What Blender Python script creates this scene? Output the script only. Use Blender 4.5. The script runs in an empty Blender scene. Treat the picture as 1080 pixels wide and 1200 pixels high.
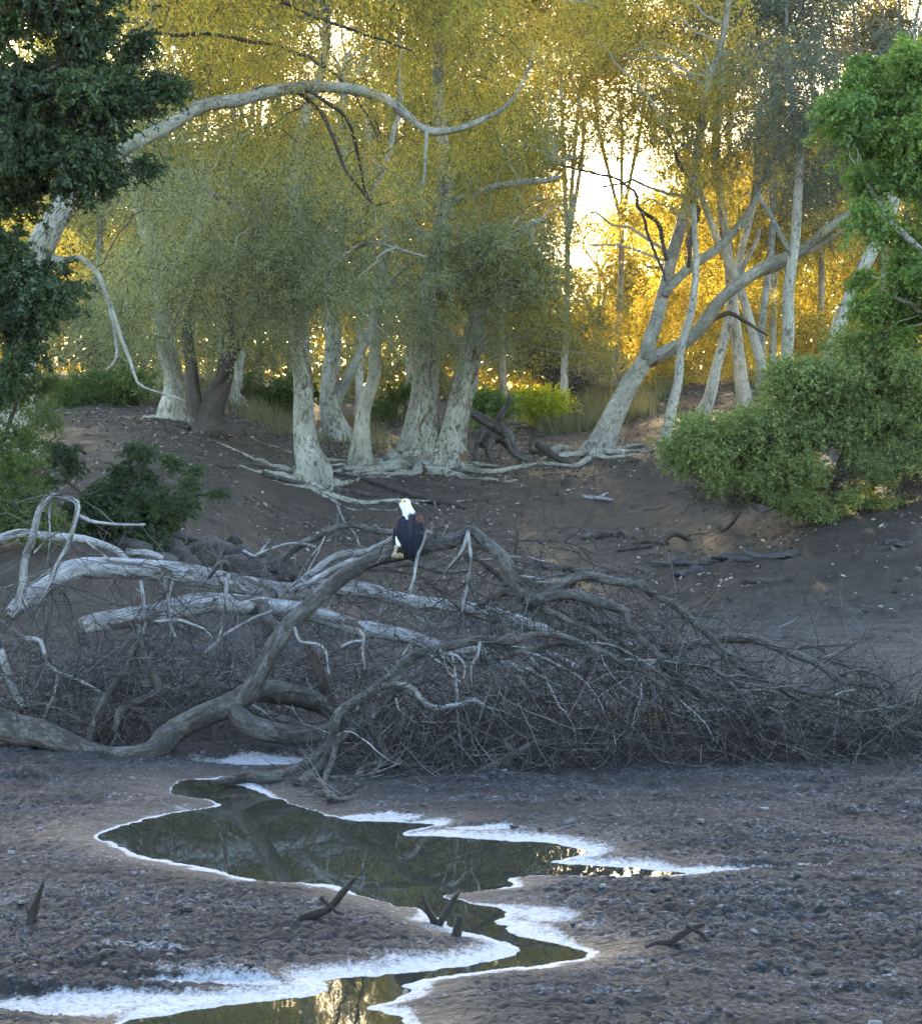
import bpy, math, random
import numpy as np
from mathutils import Vector

random.seed(7)
RNG = np.random.default_rng(7)
PI = math.pi

# ------------------------------------------------------------------ camera
sc = bpy.context.scene
col = sc.collection
FPX, CXP, CYP, CAMH = 2900.0, 540.0, 600.0, 3.3      # focal length in photo pixels, centre, eye height
PITCH = math.atan(80 / 2900)
cam_d = bpy.data.cameras.new('camera')
cam = bpy.data.objects.new('camera', cam_d)
col.objects.link(cam)
cam.location = (0, 0, CAMH)
cam.rotation_euler = (PI / 2 - PITCH, 0, 0)
cam_d.sensor_fit = 'HORIZONTAL'
cam_d.sensor_width = 36
cam_d.lens = 36 * FPX / 1080
cam_d.clip_start = 0.5
cam_d.clip_end = 5000
sc.camera = cam

# ------------------------------------------------------------------ sky, sun, exposure
SUN_EL, SUN_AZ = math.radians(13.6), math.radians(-4.0)   # azimuth from +Y towards +X
world = bpy.data.worlds.new('World')
sc.world = world
world.use_nodes = True
wn = world.node_tree
wn.nodes.clear()
w_out = wn.nodes.new('ShaderNodeOutputWorld')
w_bg = wn.nodes.new('ShaderNodeBackground')
w_sky = wn.nodes.new('ShaderNodeTexSky')
w_sky.sky_type = 'NISHITA'
w_sky.sun_disc = False
w_sky.sun_elevation = SUN_EL
w_sky.sun_rotation = SUN_AZ
w_sky.air_density = 1.0
w_sky.dust_density = 1.5
w_sky.ozone_density = 1.0
w_bg.inputs['Strength'].default_value = 0.15
wn.links.new(w_sky.outputs[0], w_bg.inputs[0])
wn.links.new(w_bg.outputs[0], w_out.inputs[0])

sun_d = bpy.data.lights.new('sun', 'SUN')
sun = bpy.data.objects.new('sun', sun_d)
col.objects.link(sun)
sdir = Vector((math.sin(SUN_AZ) * math.cos(SUN_EL), math.cos(SUN_AZ) * math.cos(SUN_EL), math.sin(SUN_EL)))
sun.rotation_euler = (-sdir).to_track_quat('-Z', 'Y').to_euler()
sun.location = (0, 0, 60)
sun_d.energy = 5.0
sun_d.angle = math.radians(0.53)
sun_d.color = (1.0, 0.77, 0.42)

vs = sc.view_settings
vs.view_transform = 'Standard'
vs.look = 'None'
vs.gamma = 1
vs.use_curve_mapping = False
vs.exposure = 3.2
cy = sc.cycles
cy.max_bounces = 6
cy.diffuse_bounces = 3
cy.glossy_bounces = 3
cy.transmission_bounces = 4
cy.transparent_max_bounces = 4
cy.caustics_reflective = False
cy.caustics_refractive = False
cy.use_denoising = True
cy.use_adaptive_sampling = True
cy.adaptive_threshold = .02
cy.denoising_prefilter = 'ACCURATE'

# ------------------------------------------------------------------ numeric helpers
def smooth(a, b, x):
    t = np.clip((np.asarray(x, float) - a) / (b - a), 0, 1)
    return t * t * (3 - 2 * t)

def _h(ix, iy, s):
    v = (ix.astype(np.int64) * 374761393 + iy.astype(np.int64) * 668265263 + s * 1442695041) & 0xFFFFFFFF
    v = ((v ^ (v >> 13)) * 1274126177) & 0xFFFFFFFF
    return ((v ^ (v >> 16)) & 0xFFFFFF) / float(0x1000000)

def vnoise(x, y, s=0):
    x = np.asarray(x, float); y = np.asarray(y, float)
    ix = np.floor(x); iy = np.floor(y)
    fx = x - ix; fy = y - iy
    fx = fx * fx * (3 - 2 * fx); fy = fy * fy * (3 - 2 * fy)
    a = _h(ix, iy, s); b = _h(ix + 1, iy, s); c = _h(ix, iy + 1, s); d = _h(ix + 1, iy + 1, s)
    return (a * (1 - fx) + b * fx) * (1 - fy) + (c * (1 - fx) + d * fx) * fy

def fbm(x, y, s=0, o=4):
    r = 0; a = 0.5; n = 0
    for k in range(o):
        r = r + a * vnoise(x, y, s + k * 17); n += a
        x = x * 2.03 + 11.3; y = y * 2.03 + 5.7; a *= 0.5
    return r / n

def worley(x, y, s=0):
    ix = np.floor(x); iy = np.floor(y)
    f1 = np.full(x.shape, 9.0); f2 = np.full(x.shape, 9.0)
    for dx in (-1, 0, 1):
        for dy in (-1, 0, 1):
            cx = ix + dx; cy_ = iy + dy
            px = cx + 0.15 + 0.7 * _h(cx, cy_, s); py = cy_ + 0.15 + 0.7 * _h(cx, cy_, s + 91)
            d = np.hypot(px - x, py - y)
            m = d < f1
            f2 = np.where(m, f1, np.minimum(f2, d)); f1 = np.where(m, d, f1)
    return f1, f2

def ray(px, py):
    xc = (px - CXP) / FPX; yc = -(py - CYP) / FPX
    c, s = math.cos(PITCH), math.sin(PITCH)
    return np.array([xc, c + yc * s, -s + yc * c])

def at(px, py, d):
    r = ray(px, py)
    return np.array([0, 0, CAMH]) + r * (d / r[1])

PX = [-400, 0, 3, 8, 14, 20, 27, 45, 60, 100, 300, 900, 4000]
PZ = [0, 0, .25, .8, 1.5, 2.25, 2.7, 3.9, 4.9, 6.5, 9.0, 12, 14]
def base(x, y):
    x = np.asarray(x, float); y = np.asarray(y, float)
    L = smooth(-1.4, -7.2, x + 0.06 * (y - 43)) * smooth(30, 36, y)
    start = 50 - 12 * L + 1.2 * (fbm(x * .12 + 3, y * .05, 5, 2) - .5)
    z = np.interp(y - start, PX, PZ) + .8 * L * smooth(35, 43, y)
    R = smooth(3.5, 10.5, x)
    z = z + 1.3 * R * smooth(46, 56, y)
    far = smooth(44, 52, y)
    z = z + far * .35 * (fbm(x * .22, y * .16, 3, 3) - .5)
    z = z + far * .10 * (fbm(x * 1.1, y * .8, 31, 3) - .5)
    return z + .05

def base1(x, y):
    return float(base(np.array([x]), np.array([y]))[0])

def gp(px, py, d0=13.0, d1=160.0):
    """the point of the ground seen at a photo pixel"""
    ds = np.arange(d0, d1, 0.25)
    r = ray(px, py)
    t = ds / r[1]
    g = base(r[0] * t, ds)
    z = CAMH + r[2] * t
    k = np.nonzero(z <= g)[0]
    if len(k) == 0:
        d = d1
    else:
        i = k[0]
        if i == 0: d = ds[0]
        else:
            a = z[i - 1] - g[i - 1]; b = g[i] - z[i]
            d = ds[i - 1] + .25 * a / max(a + b, 1e-6)
    p = at(px, py, d)
    p[2] = base1(p[0], p[1])
    return p

# ------------------------------------------------------------------ object helpers
def link(o, parent=None):
    col.objects.link(o)
    if parent is not None: o.parent = parent
    return o

def np_mesh(name, V, F, mats=(), smooth_=True, mi=None, attrs=None):
    V = np.asarray(V, np.float32); F = np.asarray(F, np.int32)
    me = bpy.data.meshes.new(name)
    n, k = F.shape
    me.vertices.add(len(V)); me.vertices.foreach_set('co', V.ravel())
    me.loops.add(n * k); me.loops.foreach_set('vertex_index', F.ravel())
    me.polygons.add(n)
    me.polygons.foreach_set('loop_start', np.arange(0, n * k, k, dtype=np.int32))
    me.polygons.foreach_set('use_smooth', np.full(n, bool(smooth_)))
    for m in mats: me.materials.append(m)
    if mi is not None: me.polygons.foreach_set('material_index', np.asarray(mi, np.int32))
    me.update(calc_edges=True)
    if attrs:
        for an, av in attrs.items():
            a = me.attributes.new(an, 'FLOAT', 'POINT')
            a.data.foreach_set('value', np.asarray(av, np.float32))
    me.validate(verbose=False)
    return me

def add(name, me, parent=None, origin=None):
    o = bpy.data.objects.new(name, me)
    link(o, parent)
    return o

def tag(o, label, cat, group=None, kind=None):
    if label: o['label'] = label
    if cat: o['category'] = cat
    if group: o['group'] = group
    if kind: o['kind'] = kind
    return o

def thing(name, label, cat, loc, group=None):
    o = bpy.data.objects.new(name, None)
    o.empty_display_size = 0.1
    o.location = [float(v) for v in loc]
    link(o)
    return tag(o, label, cat, group)

def part(name, V, F, mats, parent, smooth_=True, attrs=None, mi=None, kind=None):
    """mesh given in world coordinates, stored relative to its thing's base"""
    loc = np.zeros(3)
    p = parent
    while p is not None:
        loc = loc + np.array(p.location); p = p.parent
    me = np_mesh(name, np.asarray(V) - loc, F, mats if isinstance(mats, (list, tuple)) else [mats], smooth_, mi, attrs)
    bk = BK.pop(id(V), None)
    if bk is not None and len(bk) == len(V):
        a = me.attributes.new('bk', 'FLOAT_VECTOR', 'POINT'); a.data.foreach_set('vector', np.asarray(bk, np.float32).ravel())
    o = add(name, me, parent)
    if kind: o['kind'] = kind
    return o

def crom(P, step):
    """Catmull-Rom through the rows of P (any number of columns), resampled about every step (first 3 columns = length)"""
    P = np.asarray(P, float)
    if len(P) < 3:
        n = max(2, int(np.linalg.norm(P[-1, :3] - P[0, :3]) / step) + 1)
        t = np.linspace(0, 1, n)[:, None]
        return P[0] * (1 - t) + P[-1] * t
    Q = np.vstack([2 * P[0] - P[1], P, 2 * P[-1] - P[-2]])
    out = []
    for i in range(1, len(Q) - 2):
        L = np.linalg.norm(Q[i + 1, :3] - Q[i, :3])
        n = max(1, int(round(L / step)))
        t = (np.arange(n) / n)[:, None]
        a, b, c, d = Q[i - 1], Q[i], Q[i + 1], Q[i + 2]
        out.append(.5 * (2 * b + (c - a) * t + (2 * a - 5 * b + 4 * c - d) * t ** 2 + (3 * b - a - 3 * c + d) * t ** 3))
    out.append(Q[-2][None])
    return np.vstack(out)

def frames(P):
    T = np.gradient(P, axis=0)
    T /= np.linalg.norm(T, axis=1)[:, None] + 1e-9
    N = np.zeros_like(P); 
    n = np.cross(T[0], [0.3, 0.8, 0.52]); n /= np.linalg.norm(n) + 1e-9
    for i in range(len(P)):
        n = n - T[i] * np.dot(n, T[i]); n /= np.linalg.norm(n) + 1e-9
        N[i] = n
    return T, N, np.cross(T, N)

def tube(P, R, k=8, rough=.06, seed=0, flute=None, nf=0):
    """tapered, slightly knobbly tube; returns verts, quads"""
    P = np.asarray(P, float); R = np.asarray(R, float)
    n = len(P)
    T, N, B = frames(P)
    th = np.linspace(0, 2 * PI, k, endpoint=False)
    s = np.concatenate([[0], np.cumsum(np.linalg.norm(np.diff(P, axis=0), axis=1))])
    nz = fbm(s[:, None] / (np.mean(R) * 5 + 1e-6) + seed * 3.7, np.cos(th)[None, :] * 1.3 + np.sin(th)[None] * .7 + seed, seed % 97, 3) - .5
    rr = R[:, None] * (1 + rough * 2.2 * nz)
    if flute is not None:
        ph = seed * 1.7
        rr = rr * (1 + flute[:, None] * (np.cos(nf * th + ph)[None, :] * .6 + np.cos((nf * 2 - 1) * th + ph * 2 + s[:, None] * .4) * .4))
    V = P[:, None, :] + rr[:, :, None] * (np.cos(th)[None, :, None] * N[:, None, :] + np.sin(th)[None, :, None] * B[:, None, :])
    V = V.reshape(-1, 3)
    i = np.arange(n - 1)[:, None] * k; j = np.arange(k)[None, :]; j2 = (j + 1) % k
    F = np.stack([i + j, i + j2, i + k + j2, i + k + j], -1).reshape(-1, 4)
    bk = np.stack([np.repeat(R[:, None], k, 1) * np.cos(th), np.repeat(R[:, None], k, 1) * np.sin(th), np.repeat(s[:, None], k, 1)], -1).reshape(-1, 3) + seed * 1.37
    # caps: collapse to a centre point as quads with a doubled corner are avoided by tiny rings
    for end, o in ((0, 0), (n - 1, (n - 1) * k)):
        c = len(V)
        sgn = -1 if end == 0 else 1
        V = np.vstack([V, (P[end] + sgn * T[end] * R[end] * .35) + 0.18 * (V[o:o + k] - P[end])])
        jj = np.arange(k); q = np.stack([o + jj, o + (jj + 1) % k, c + (jj + 1) % k, c + jj], -1)
        F = np.vstack([F, q if end else q[:, ::-1]])
        bk = np.vstack([bk, bk[o:o + k] * .5])
        if k == 4: F = np.vstack([F, [[c, c + 1, c + 2, c + 3]]])
    BK[id(V)] = bk
    return V, F
BK = {}

def px_path(pts, step, wig=0.0, seed=0):
    """pts rows: (px, py, distance, radius in photo pixels) -> points, radii in metres"""
    A = np.array([np.append(at(p[0], p[1], p[2]), p[3] * p[2] / FPX) for p in pts])
    A = crom(A, step)
    if wig:
        s = np.concatenate([[0], np.cumsum(np.linalg.norm(np.diff(A[:, :3], axis=0), axis=1))]) / (np.mean(A[:, 3]) * 9)
        for c in range(3):
            A[:, c] += wig * A[:, 3] * 2.2 * (vnoise(s, s * 0 + c * 7.1 + seed * 3.3, 9) - .5) * np.minimum(1, np.arange(len(A)) / 3.0)
    return A[:, :3], np.maximum(A[:, 3], .002)

def join(parts):
    V = []; F = []; o = 0
    for v, f in parts:
        V.append(v); F.append(np.asarray(f) + o); o += len(v)
    return np.vstack(V), np.vstack(F)

# ------------------------------------------------------------------ materials
def new_mat(name):
    m = bpy.data.materials.new(name); m.use_nodes = True
    nt = m.node_tree; nt.nodes.clear()
    out = nt.nodes.new('ShaderNodeOutputMaterial')
    return m, nt, out

class NT:
    def __init__(s, nt): s.nt = nt
    def n(s, t, **k):
        x = s.nt.nodes.new(t)
        for a, b in k.items(): setattr(x, a, b)
        return x
    def l(s, a, b): s.nt.links.new(a, b)
    def coord(s, out='Object'): return s.n('ShaderNodeTexCoord').outputs[out]
    def pos(s): return s.n('ShaderNodeNewGeometry').outputs['Position']
    def mapping(s, v, scale):
        m = s.n('ShaderNodeMapping'); m.inputs['Scale'].default_value = scale if isinstance(scale, tuple) else (scale,) * 3
        s.l(v, m.inputs[0]); return m.outputs[0]
    def noise(s, v, scale, detail=4, rough=.55, dist=0):
        m = s.n('ShaderNodeTexNoise'); m.inputs['Scale'].default_value = scale
        m.inputs['Detail'].default_value = detail; m.inputs['Roughness'].default_value = rough; m.inputs['Distortion'].default_value = dist
        s.l(v, m.inputs['Vector']); return m.outputs[0]
    def voro(s, v, scale, feature='F1', rnd=1.0):
        m = s.n('ShaderNodeTexVoronoi'); m.feature = feature; m.inputs['Scale'].default_value = scale
        m.inputs['Randomness'].default_value = rnd
        s.l(v, m.inputs['Vector']); return m.outputs['Distance']
    def ramp(s, v, stops):
        m = s.n('ShaderNodeValToRGB')
        e = m.color_ramp.elements
        while len(e) < len(stops): e.new(.5)
        for i, (p, c) in enumerate(stops):
            e[i].position = p
            e[i].color = (c, c, c, 1) if not isinstance(c, tuple) else (*c, 1)
        s.l(v, m.inputs[0]); return m.outputs[0]
    def mix(s, f, a, b, mode='MIX'):
        m = s.n('ShaderNodeMix', data_type='RGBA', blend_type=mode)
        for sock, v in ((m.inputs[0], f), (m.inputs[6], a), (m.inputs[7], b)):
            if isinstance(v, (int, float)): sock.default_value = v
            elif isinstance(v, tuple): sock.default_value = (*v, 1)
            else: s.l(v, sock)
        return m.outputs[2]
    def math(s, op, a, b=0.0):
        m = s.n('ShaderNodeMath', operation=op)
        for sock, v in ((m.inputs[0], a), (m.inputs[1], b)):
            if isinstance(v, (int, float)): sock.default_value = v
            else: s.l(v, sock)
        return m.outputs[0]
    def bump(s, h, strength, dist):
        m = s.n('ShaderNodeBump'); m.inputs['Strength'].default_value = strength; m.inputs['Distance'].default_value = dist
        s.l(h, m.inputs['Height']); return m.outputs[0]
    def attr(s, name):
        m = s.n('ShaderNodeAttribute'); m.attribute_name = name; return m.outputs['Fac']

def principled(g, out, colr, rough=.9, normal=None, spec=.3):
    b = g.n('ShaderNodeBsdfPrincipled')
    if isinstance(colr, tuple): b.inputs['Base Color'].default_value = (*colr, 1)
    else: g.l(colr, b.inputs['Base Color'])
    if isinstance(rough, (int, float)): b.inputs['Roughness'].default_value = rough
    else: g.l(rough, b.inputs['Roughness'])
    b.inputs['Specular IOR Level'].default_value = spec
    if normal is not None: g.l(normal, b.inputs['Normal'])
    g.l(b.outputs[0], out.inputs[0])
    return b

def bark_mat(name, c_light, c_mid, c_dark, scale=1.0, scar=None, scar_amt=.0, bump=.5, streak=.25, rough=.85, flakes=0.0, patch=1.0):
    """bark or bare wood; the pattern runs along each limb (bk = round the limb, round the limb, along it)"""
    m, nt, out = new_mat(name); g = NT(nt)
    at_ = g.n('ShaderNodeAttribute'); at_.attribute_name = 'bk'
    v = at_.outputs['Vector']
    vs_ = g.mapping(v, (scale, scale, scale * streak))
    a = g.noise(vs_, 9, 7, .7, .5)
    b = g.noise(g.mapping(v, (1, 1, .6)), 2.2 * scale * patch, 5, .65, .4)
    c = g.mix(g.ramp(a, [(.36, 0.), (.62, 1.)]), c_mid, c_light)
    c = g.mix(g.ramp(b, [(.40, 0.), (.60, .8)]), c, tuple(x * .72 for x in c_mid))
    d = g.noise(vs_, 24, 6, .75, .8)
    c = g.mix(g.ramp(d, [(.53, 0.), (.64, .9)]), c, c_dark)
    h = g.math('ADD', g.math('MULTIPLY', a, .8), g.math('MULTIPLY', d, -.7))
    if flakes > 0:
        fl = g.noise(g.mapping(v, (1, 1, .45)), 9 * scale, 5, .75, 1.6)
        fm = g.math('MULTIPLY', g.ramp(fl, [(.52, 0.), (.60, 1.)]), g.ramp(g.noise(v, .9, 4, .65), [(.46 - flakes * .08, 0.), (.58 - flakes * .08, 1.)]))
        c = g.mix(g.math('MULTIPLY', fm, .9), c, c_dark)
        h = g.math('SUBTRACT', h, g.math('MULTIPLY', fm, .6))
    if scar is not None:
        e = g.noise(g.mapping(v, (1.2 * scale, 1.2 * scale, .4 * scale)), 2.6, 4, .65, .7)
        em = g.ramp(e, [(.62 - scar_amt, 0.), (.66 - scar_amt, 1.)])
        c = g.mix(g.math('MULTIPLY', em, .9), c, scar)
        h = g.math('SUBTRACT', h, g.math('MULTIPLY', em, .5))
    principled(g, out, c, rough, g.bump(h, bump, .04), .2)
    return m

M = {}
M['fever_bark'] = bark_mat('fever_bark', (.43, .415, .35), (.30, .29, .235), (.07, .058, .045), .8, (.13, .075, .042), .03, .9, .45, .85, 1.5)
M['pale_bark'] = bark_mat('pale_bark', (.46, .44, .37), (.34, .32, .26), (.09, .075, .06), .7, (.15, .09, .055), -.03, .7, .45, .85, .35)
M['dark_bark'] = bark_mat('dark_bark', (.10, .085, .07), (.06, .05, .042), (.025, .02, .018), .8, None, 0, .8, .3)
M['limb_bark'] = bark_mat('limb_bark', (.37, .355, .30), (.25, .24, .195), (.07, .06, .05), 1.0, (.14, .085, .05), -.01, .6, .5, .85, .5)
M['dead_grey'] = bark_mat('dead_grey', (.18, .17, .165), (.050, .045, .041), (.010, .009, .008), 2.6, (.055, .045, .038), .03, 1.0, .3, .85, 0)
M['dead_silver'] = bark_mat('dead_silver', (.50, .50, .53), (.26, .257, .262), (.07, .06, .055), 2.2, (.10, .08, .065), .07, 1.0, .22)
M['dead_brown'] = bark_mat('dead_brown', (.10, .085, .073), (.055, .046, .04), (.018, .015, .014), 3.0, (.21, .19, .175), -.03, 1.0, .3)
M['wet_wood'] = bark_mat('wet_wood', (.075, .066, .06), (.040, .035, .032), (.014, .012, .011), 5, None, 0, 1.0, .3, .6)

def twig_mat(name, c1, c2, c3):
    m, nt, out = new_mat(name); g = NT(nt)
    geo = g.n('ShaderNodeNewGeometry')
    c = g.ramp(geo.outputs['Random Per Island'], [(0., c1), (.55, c2), (1., c3)])
    c = g.mix(g.ramp(g.noise(g.pos(), 14, 3), [(.35, 0.), (.7, .5)]), c, c1)
    principled(g, out, c, .85, None, .25)
    return m
M['twig'] = twig_mat('twig', (.012, .0105, .0095), (.028, .025, .023), (.20, .19, .19))
M['twig_dark'] = twig_mat('twig_dark', (.03, .026, .023), (.055, .047, .04), (.11, .10, .085))
M['twig_pale'] = twig_mat('twig_pale', (.20, .17, .13), (.34, .31, .25), (.5, .48, .42))

def leaf_mat(name, c1, c2, c3, transl=.5, tr_tint=(1.25, 1.15, .5), gloss=.0, rough=.45):
    m, nt, out = new_mat(name); g = NT(nt)
    geo = g.n('ShaderNodeNewGeometry')
    oi = g.n('ShaderNodeObjectInfo')
    f = g.math('ADD', g.math('MULTIPLY', geo.outputs['Random Per Island'], .7), g.math('MULTIPLY', oi.outputs['Random'], .3))
    c = g.ramp(f, [(.1, c1), (.5, c2), (.92, c3)])
    d = g.n('ShaderNodeBsdfDiffuse'); g.l(c, d.inputs[0])
    t = g.n('ShaderNodeBsdfTranslucent')
    g.l(g.mix(1.0, c, tr_tint, 'MULTIPLY'), t.inputs[0])
    mx = g.n('ShaderNodeMixShader'); mx.inputs[0].default_value = transl
    g.l(d.outputs[0], mx.inputs[1]); g.l(t.outputs[0], mx.inputs[2])
    last = mx.outputs[0]
    if gloss > 0:
        gl = g.n('ShaderNodeBsdfGlossy'); gl.inputs['Roughness'].default_value = rough
        gl.inputs[0].default_value = (.8, .85, .9, 1)
        m2 = g.n('ShaderNodeMixShader'); m2.inputs[0].default_value = gloss
        g.l(last, m2.inputs[1]); g.l(gl.outputs[0], m2.inputs[2]); last = m2.outputs[0]
    g.l(last, out.inputs[0])
    return m
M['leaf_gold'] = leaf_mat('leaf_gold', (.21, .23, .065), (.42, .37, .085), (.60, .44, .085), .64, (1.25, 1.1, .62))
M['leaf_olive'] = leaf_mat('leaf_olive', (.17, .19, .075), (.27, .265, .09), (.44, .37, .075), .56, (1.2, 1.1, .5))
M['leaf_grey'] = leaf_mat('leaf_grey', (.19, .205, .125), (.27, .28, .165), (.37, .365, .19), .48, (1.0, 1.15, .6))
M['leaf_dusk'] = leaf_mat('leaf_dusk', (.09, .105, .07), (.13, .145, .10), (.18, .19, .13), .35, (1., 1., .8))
M['leaf_dark'] = leaf_mat('leaf_dark', (.018, .030, .014), (.032, .055, .022), (.085, .13, .04), .34, (1., 1.15, .4), .03, .4)
M['leaf_bright'] = leaf_mat('leaf_bright', (.075, .15, .03), (.12, .215, .045), (.21, .30, .05), .5, (1.2, 1.1, .4), .03)
M['leaf_bush'] = leaf_mat('leaf_bush', (.10, .14, .045), (.17, .22, .07), (.28, .33, .10), .4, (1.1, 1.1, .5), .02)
M['leaf_lime'] = leaf_mat('leaf_lime', (.22, .30, .03), (.42, .46, .04), (.60, .55, .04), .5, (1.2, 1.1, .4))
M['leaf_scrub'] = leaf_mat('leaf_scrub', (.05, .085, .03), (.085, .125, .04), (.13, .17, .05), .4, (1.1, 1.1, .5))
M['leaf_dry'] = leaf_mat('leaf_dry', (.14, .125, .10), (.20, .18, .14), (.27, .235, .18), .3, (1, 1, .8))
M['grass'] = leaf_mat('grass', (.08, .095, .05), (.135, .135, .08), (.20, .185, .125), .4, (1.1, 1.05, .6))
M['litter'] = leaf_mat('litter', (.06, .048, .038), (.18, .15, .12), (.42, .38, .32), .1, (1, 1, 1))

# ------------------------------------------------------------------ ground with the carved channel
POOL = [(200, 922), (215, 915), (262, 915), (290, 926), (330, 938), (372, 950), (415, 961), (470, 965), (500, 967),
        (468, 974), (470, 981), (520, 980), (575, 984), (640, 989), (690, 998), (672, 1005), (640, 1011), (720, 1017), (805, 1024),
        (740, 1027), (640, 1026), (597, 1030), (600, 1040), (545, 1045), (512, 1052), (560, 1060), (586, 1066), (578, 1080), (612, 1100), (684, 1117),
        (632, 1131), (561, 1140), (484, 1152), (478, 1167), (432, 1181), (470, 1190), (482, 1202), (500, 1240), (520, 1290),
        (20, 1290), (70, 1235), (160, 1196), (300, 1176), (388, 1162), (382, 1150), (467, 1142), (555, 1130), (607, 1115), (600, 1106), (545, 1092),
        (515, 1076), (488, 1063), (468, 1061), (438, 1054), (412, 1047), (370, 1037), (312, 1034), (292, 1030), (250, 1019), (186, 1007), (150, 995), (108, 980),
        (150, 966), (192, 955), (258, 944), (222, 934), (196, 930)]
def flat(px, py, z=0.0):
    r = ray(px, py); t = (z - CAMH) / r[2]
    return np.array([r[0] * t, r[1] * t])
def flat_poly(P): return np.array([flat(*p) for p in P])
def poly_sd(P, x, y):
    d = np.full(x.shape, 1e9); ins = np.zeros(x.shape, bool)
    n = len(P)
    for i in range(n):
        a = P[i]; b = P[(i + 1) % n]; e = b - a
        t = np.clip(((x - a[0]) * e[0] + (y - a[1]) * e[1]) / (e @ e), 0, 1)
        d = np.minimum(d, np.hypot(x - a[0] - t * e[0], y - a[1] - t * e[1]))
        c = ((a[1] > y) != (b[1] > y)) & (x < (b[0] - a[0]) * (y - a[1]) / (b[1] - a[1] + 1e-12) + a[0])
        ins ^= c
    return np.where(ins, -d, d)
POOLW = crom(np.hstack([flat_poly(POOL + POOL[:1]), np.zeros((len(POOL) + 1, 1))]), .12)[:-1, :2]
BACKPOOL2 = flat_poly([(700, 838), (790, 832), (930, 834), (1075, 848), (1060, 856), (900, 850), (760, 848)])
# pale patches standing in for sky sheen on wet mud (pixel centre, half sizes)
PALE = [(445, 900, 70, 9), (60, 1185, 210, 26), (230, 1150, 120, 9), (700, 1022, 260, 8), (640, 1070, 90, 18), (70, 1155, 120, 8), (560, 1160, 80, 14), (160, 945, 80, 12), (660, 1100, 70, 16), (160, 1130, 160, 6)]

NU = 500
u_in = np.linspace(-0.215, 0.215, NU)
t_out = np.linspace(0, 1, 18)[1:]
rows_a = CAMH * FPX / (np.concatenate([np.arange(1290, 880, -.9), np.arange(880, 722, -1.3)]) - 520.0)
rows_b = np.concatenate([rows_a[-1] + np.cumsum(np.full(205, .29))])
rows_c = rows_b[-1] * (1.06 ** np.arange(1, 38))
rows_0 = np.array([-60, -30, -15, -6, 0, 4, 7, 9.5, 11])
YR = np.concatenate([rows_0, rows_a, rows_b, rows_c])
W = np.maximum(YR, 12.0)
cols_x = []
XC = np.concatenate([-(0.215 + 0 * t_out[::-1]), u_in, 0.215 + 0 * t_out])
XX = XC[None, :] * W[:, None]
ext = np.concatenate([-(t_out[::-1] ** 2.2), np.zeros(len(u_in)), t_out ** 2.2])
XX = XX + ext[None, :] * 700.0
YY = np.repeat(YR[:, None], XX.shape[1], 1)
x = XX.ravel(); y = YY.ravel()
z = base(x, y)
near = (y > 9) & (y < 52) & (np.abs(x) < 14)
xn, yn, = x[near], y[near]
jit = .20 * (fbm(xn * 1.6, yn * 1.1, 21, 3) - .5) + .09 * (fbm(xn * 9, yn * 6, 22, 2) - .5)
sd = np.minimum(poly_sd(POOLW, xn, yn), poly_sd(BACKPOOL2, xn, yn)) + jit
amp = smooth(.02, .6, sd)
flatm = 1 - smooth(40, 50, yn)
und = fbm(xn * .55, yn * .4, 41, 3)
mask = smooth(.35, .65, fbm(xn * .45 + 9, yn * .35, 55, 3))
f1, f2 = worley(xn * 6.5 + .5 * fbm(xn * 3, yn * 3, 8, 2), yn * 5.0, 4)
g1, g2 = worley(xn * 13., yn * 10., 14)
clod = np.clip(.62 - f1, 0, 1); crack = smooth(.10, .0, f2 - f1)
clod2 = np.clip(.6 - g1, 0, 1)
rough_ = fbm(xn * 16, yn * 9, 77, 3) - .5
right = smooth(-.5, 2.5, xn) * smooth(22, 17, yn)
k1, k2 = worley(xn * 3.1 + .6 * fbm(xn * 2, yn * 2, 18, 2), yn * 2.2, 24)
plate = smooth(.12, .0, k2 - k1)
zm = .03 + .05 * (und - .4) + (.012 + .03 * right) * clod * mask + .014 * smooth(.02, .2, f2 - f1) * (.25 + .75 * mask) + .016 * clod2 * mask - .012 * plate + .032 * rough_ + .018 * (fbm(xn * 30, yn * 14, 78, 2) - .5)
ridge = np.maximum(0, fbm(xn * .7, yn * 1.1, 90, 4) - .56) * .35 + np.maximum(0, fbm(xn * 2.6, yn * 2.4, 92, 4) - .55) * .22
zm = np.maximum(zm + ridge * smooth(.3, 1.6, sd), .012)
shore = np.where(sd < 0, -.10 * smooth(0, -.35, sd) - .004 * smooth(0., -.03, sd), .004 + .02 * smooth(0, .3, sd))
zz = shore + amp * zm
z[near] = np.where(flatm > 0, zz * flatm + (1 - flatm) * (z[near] + .04 * rough_), z[near])
z[near] += (base(xn, yn) - .05) * flatm
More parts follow.
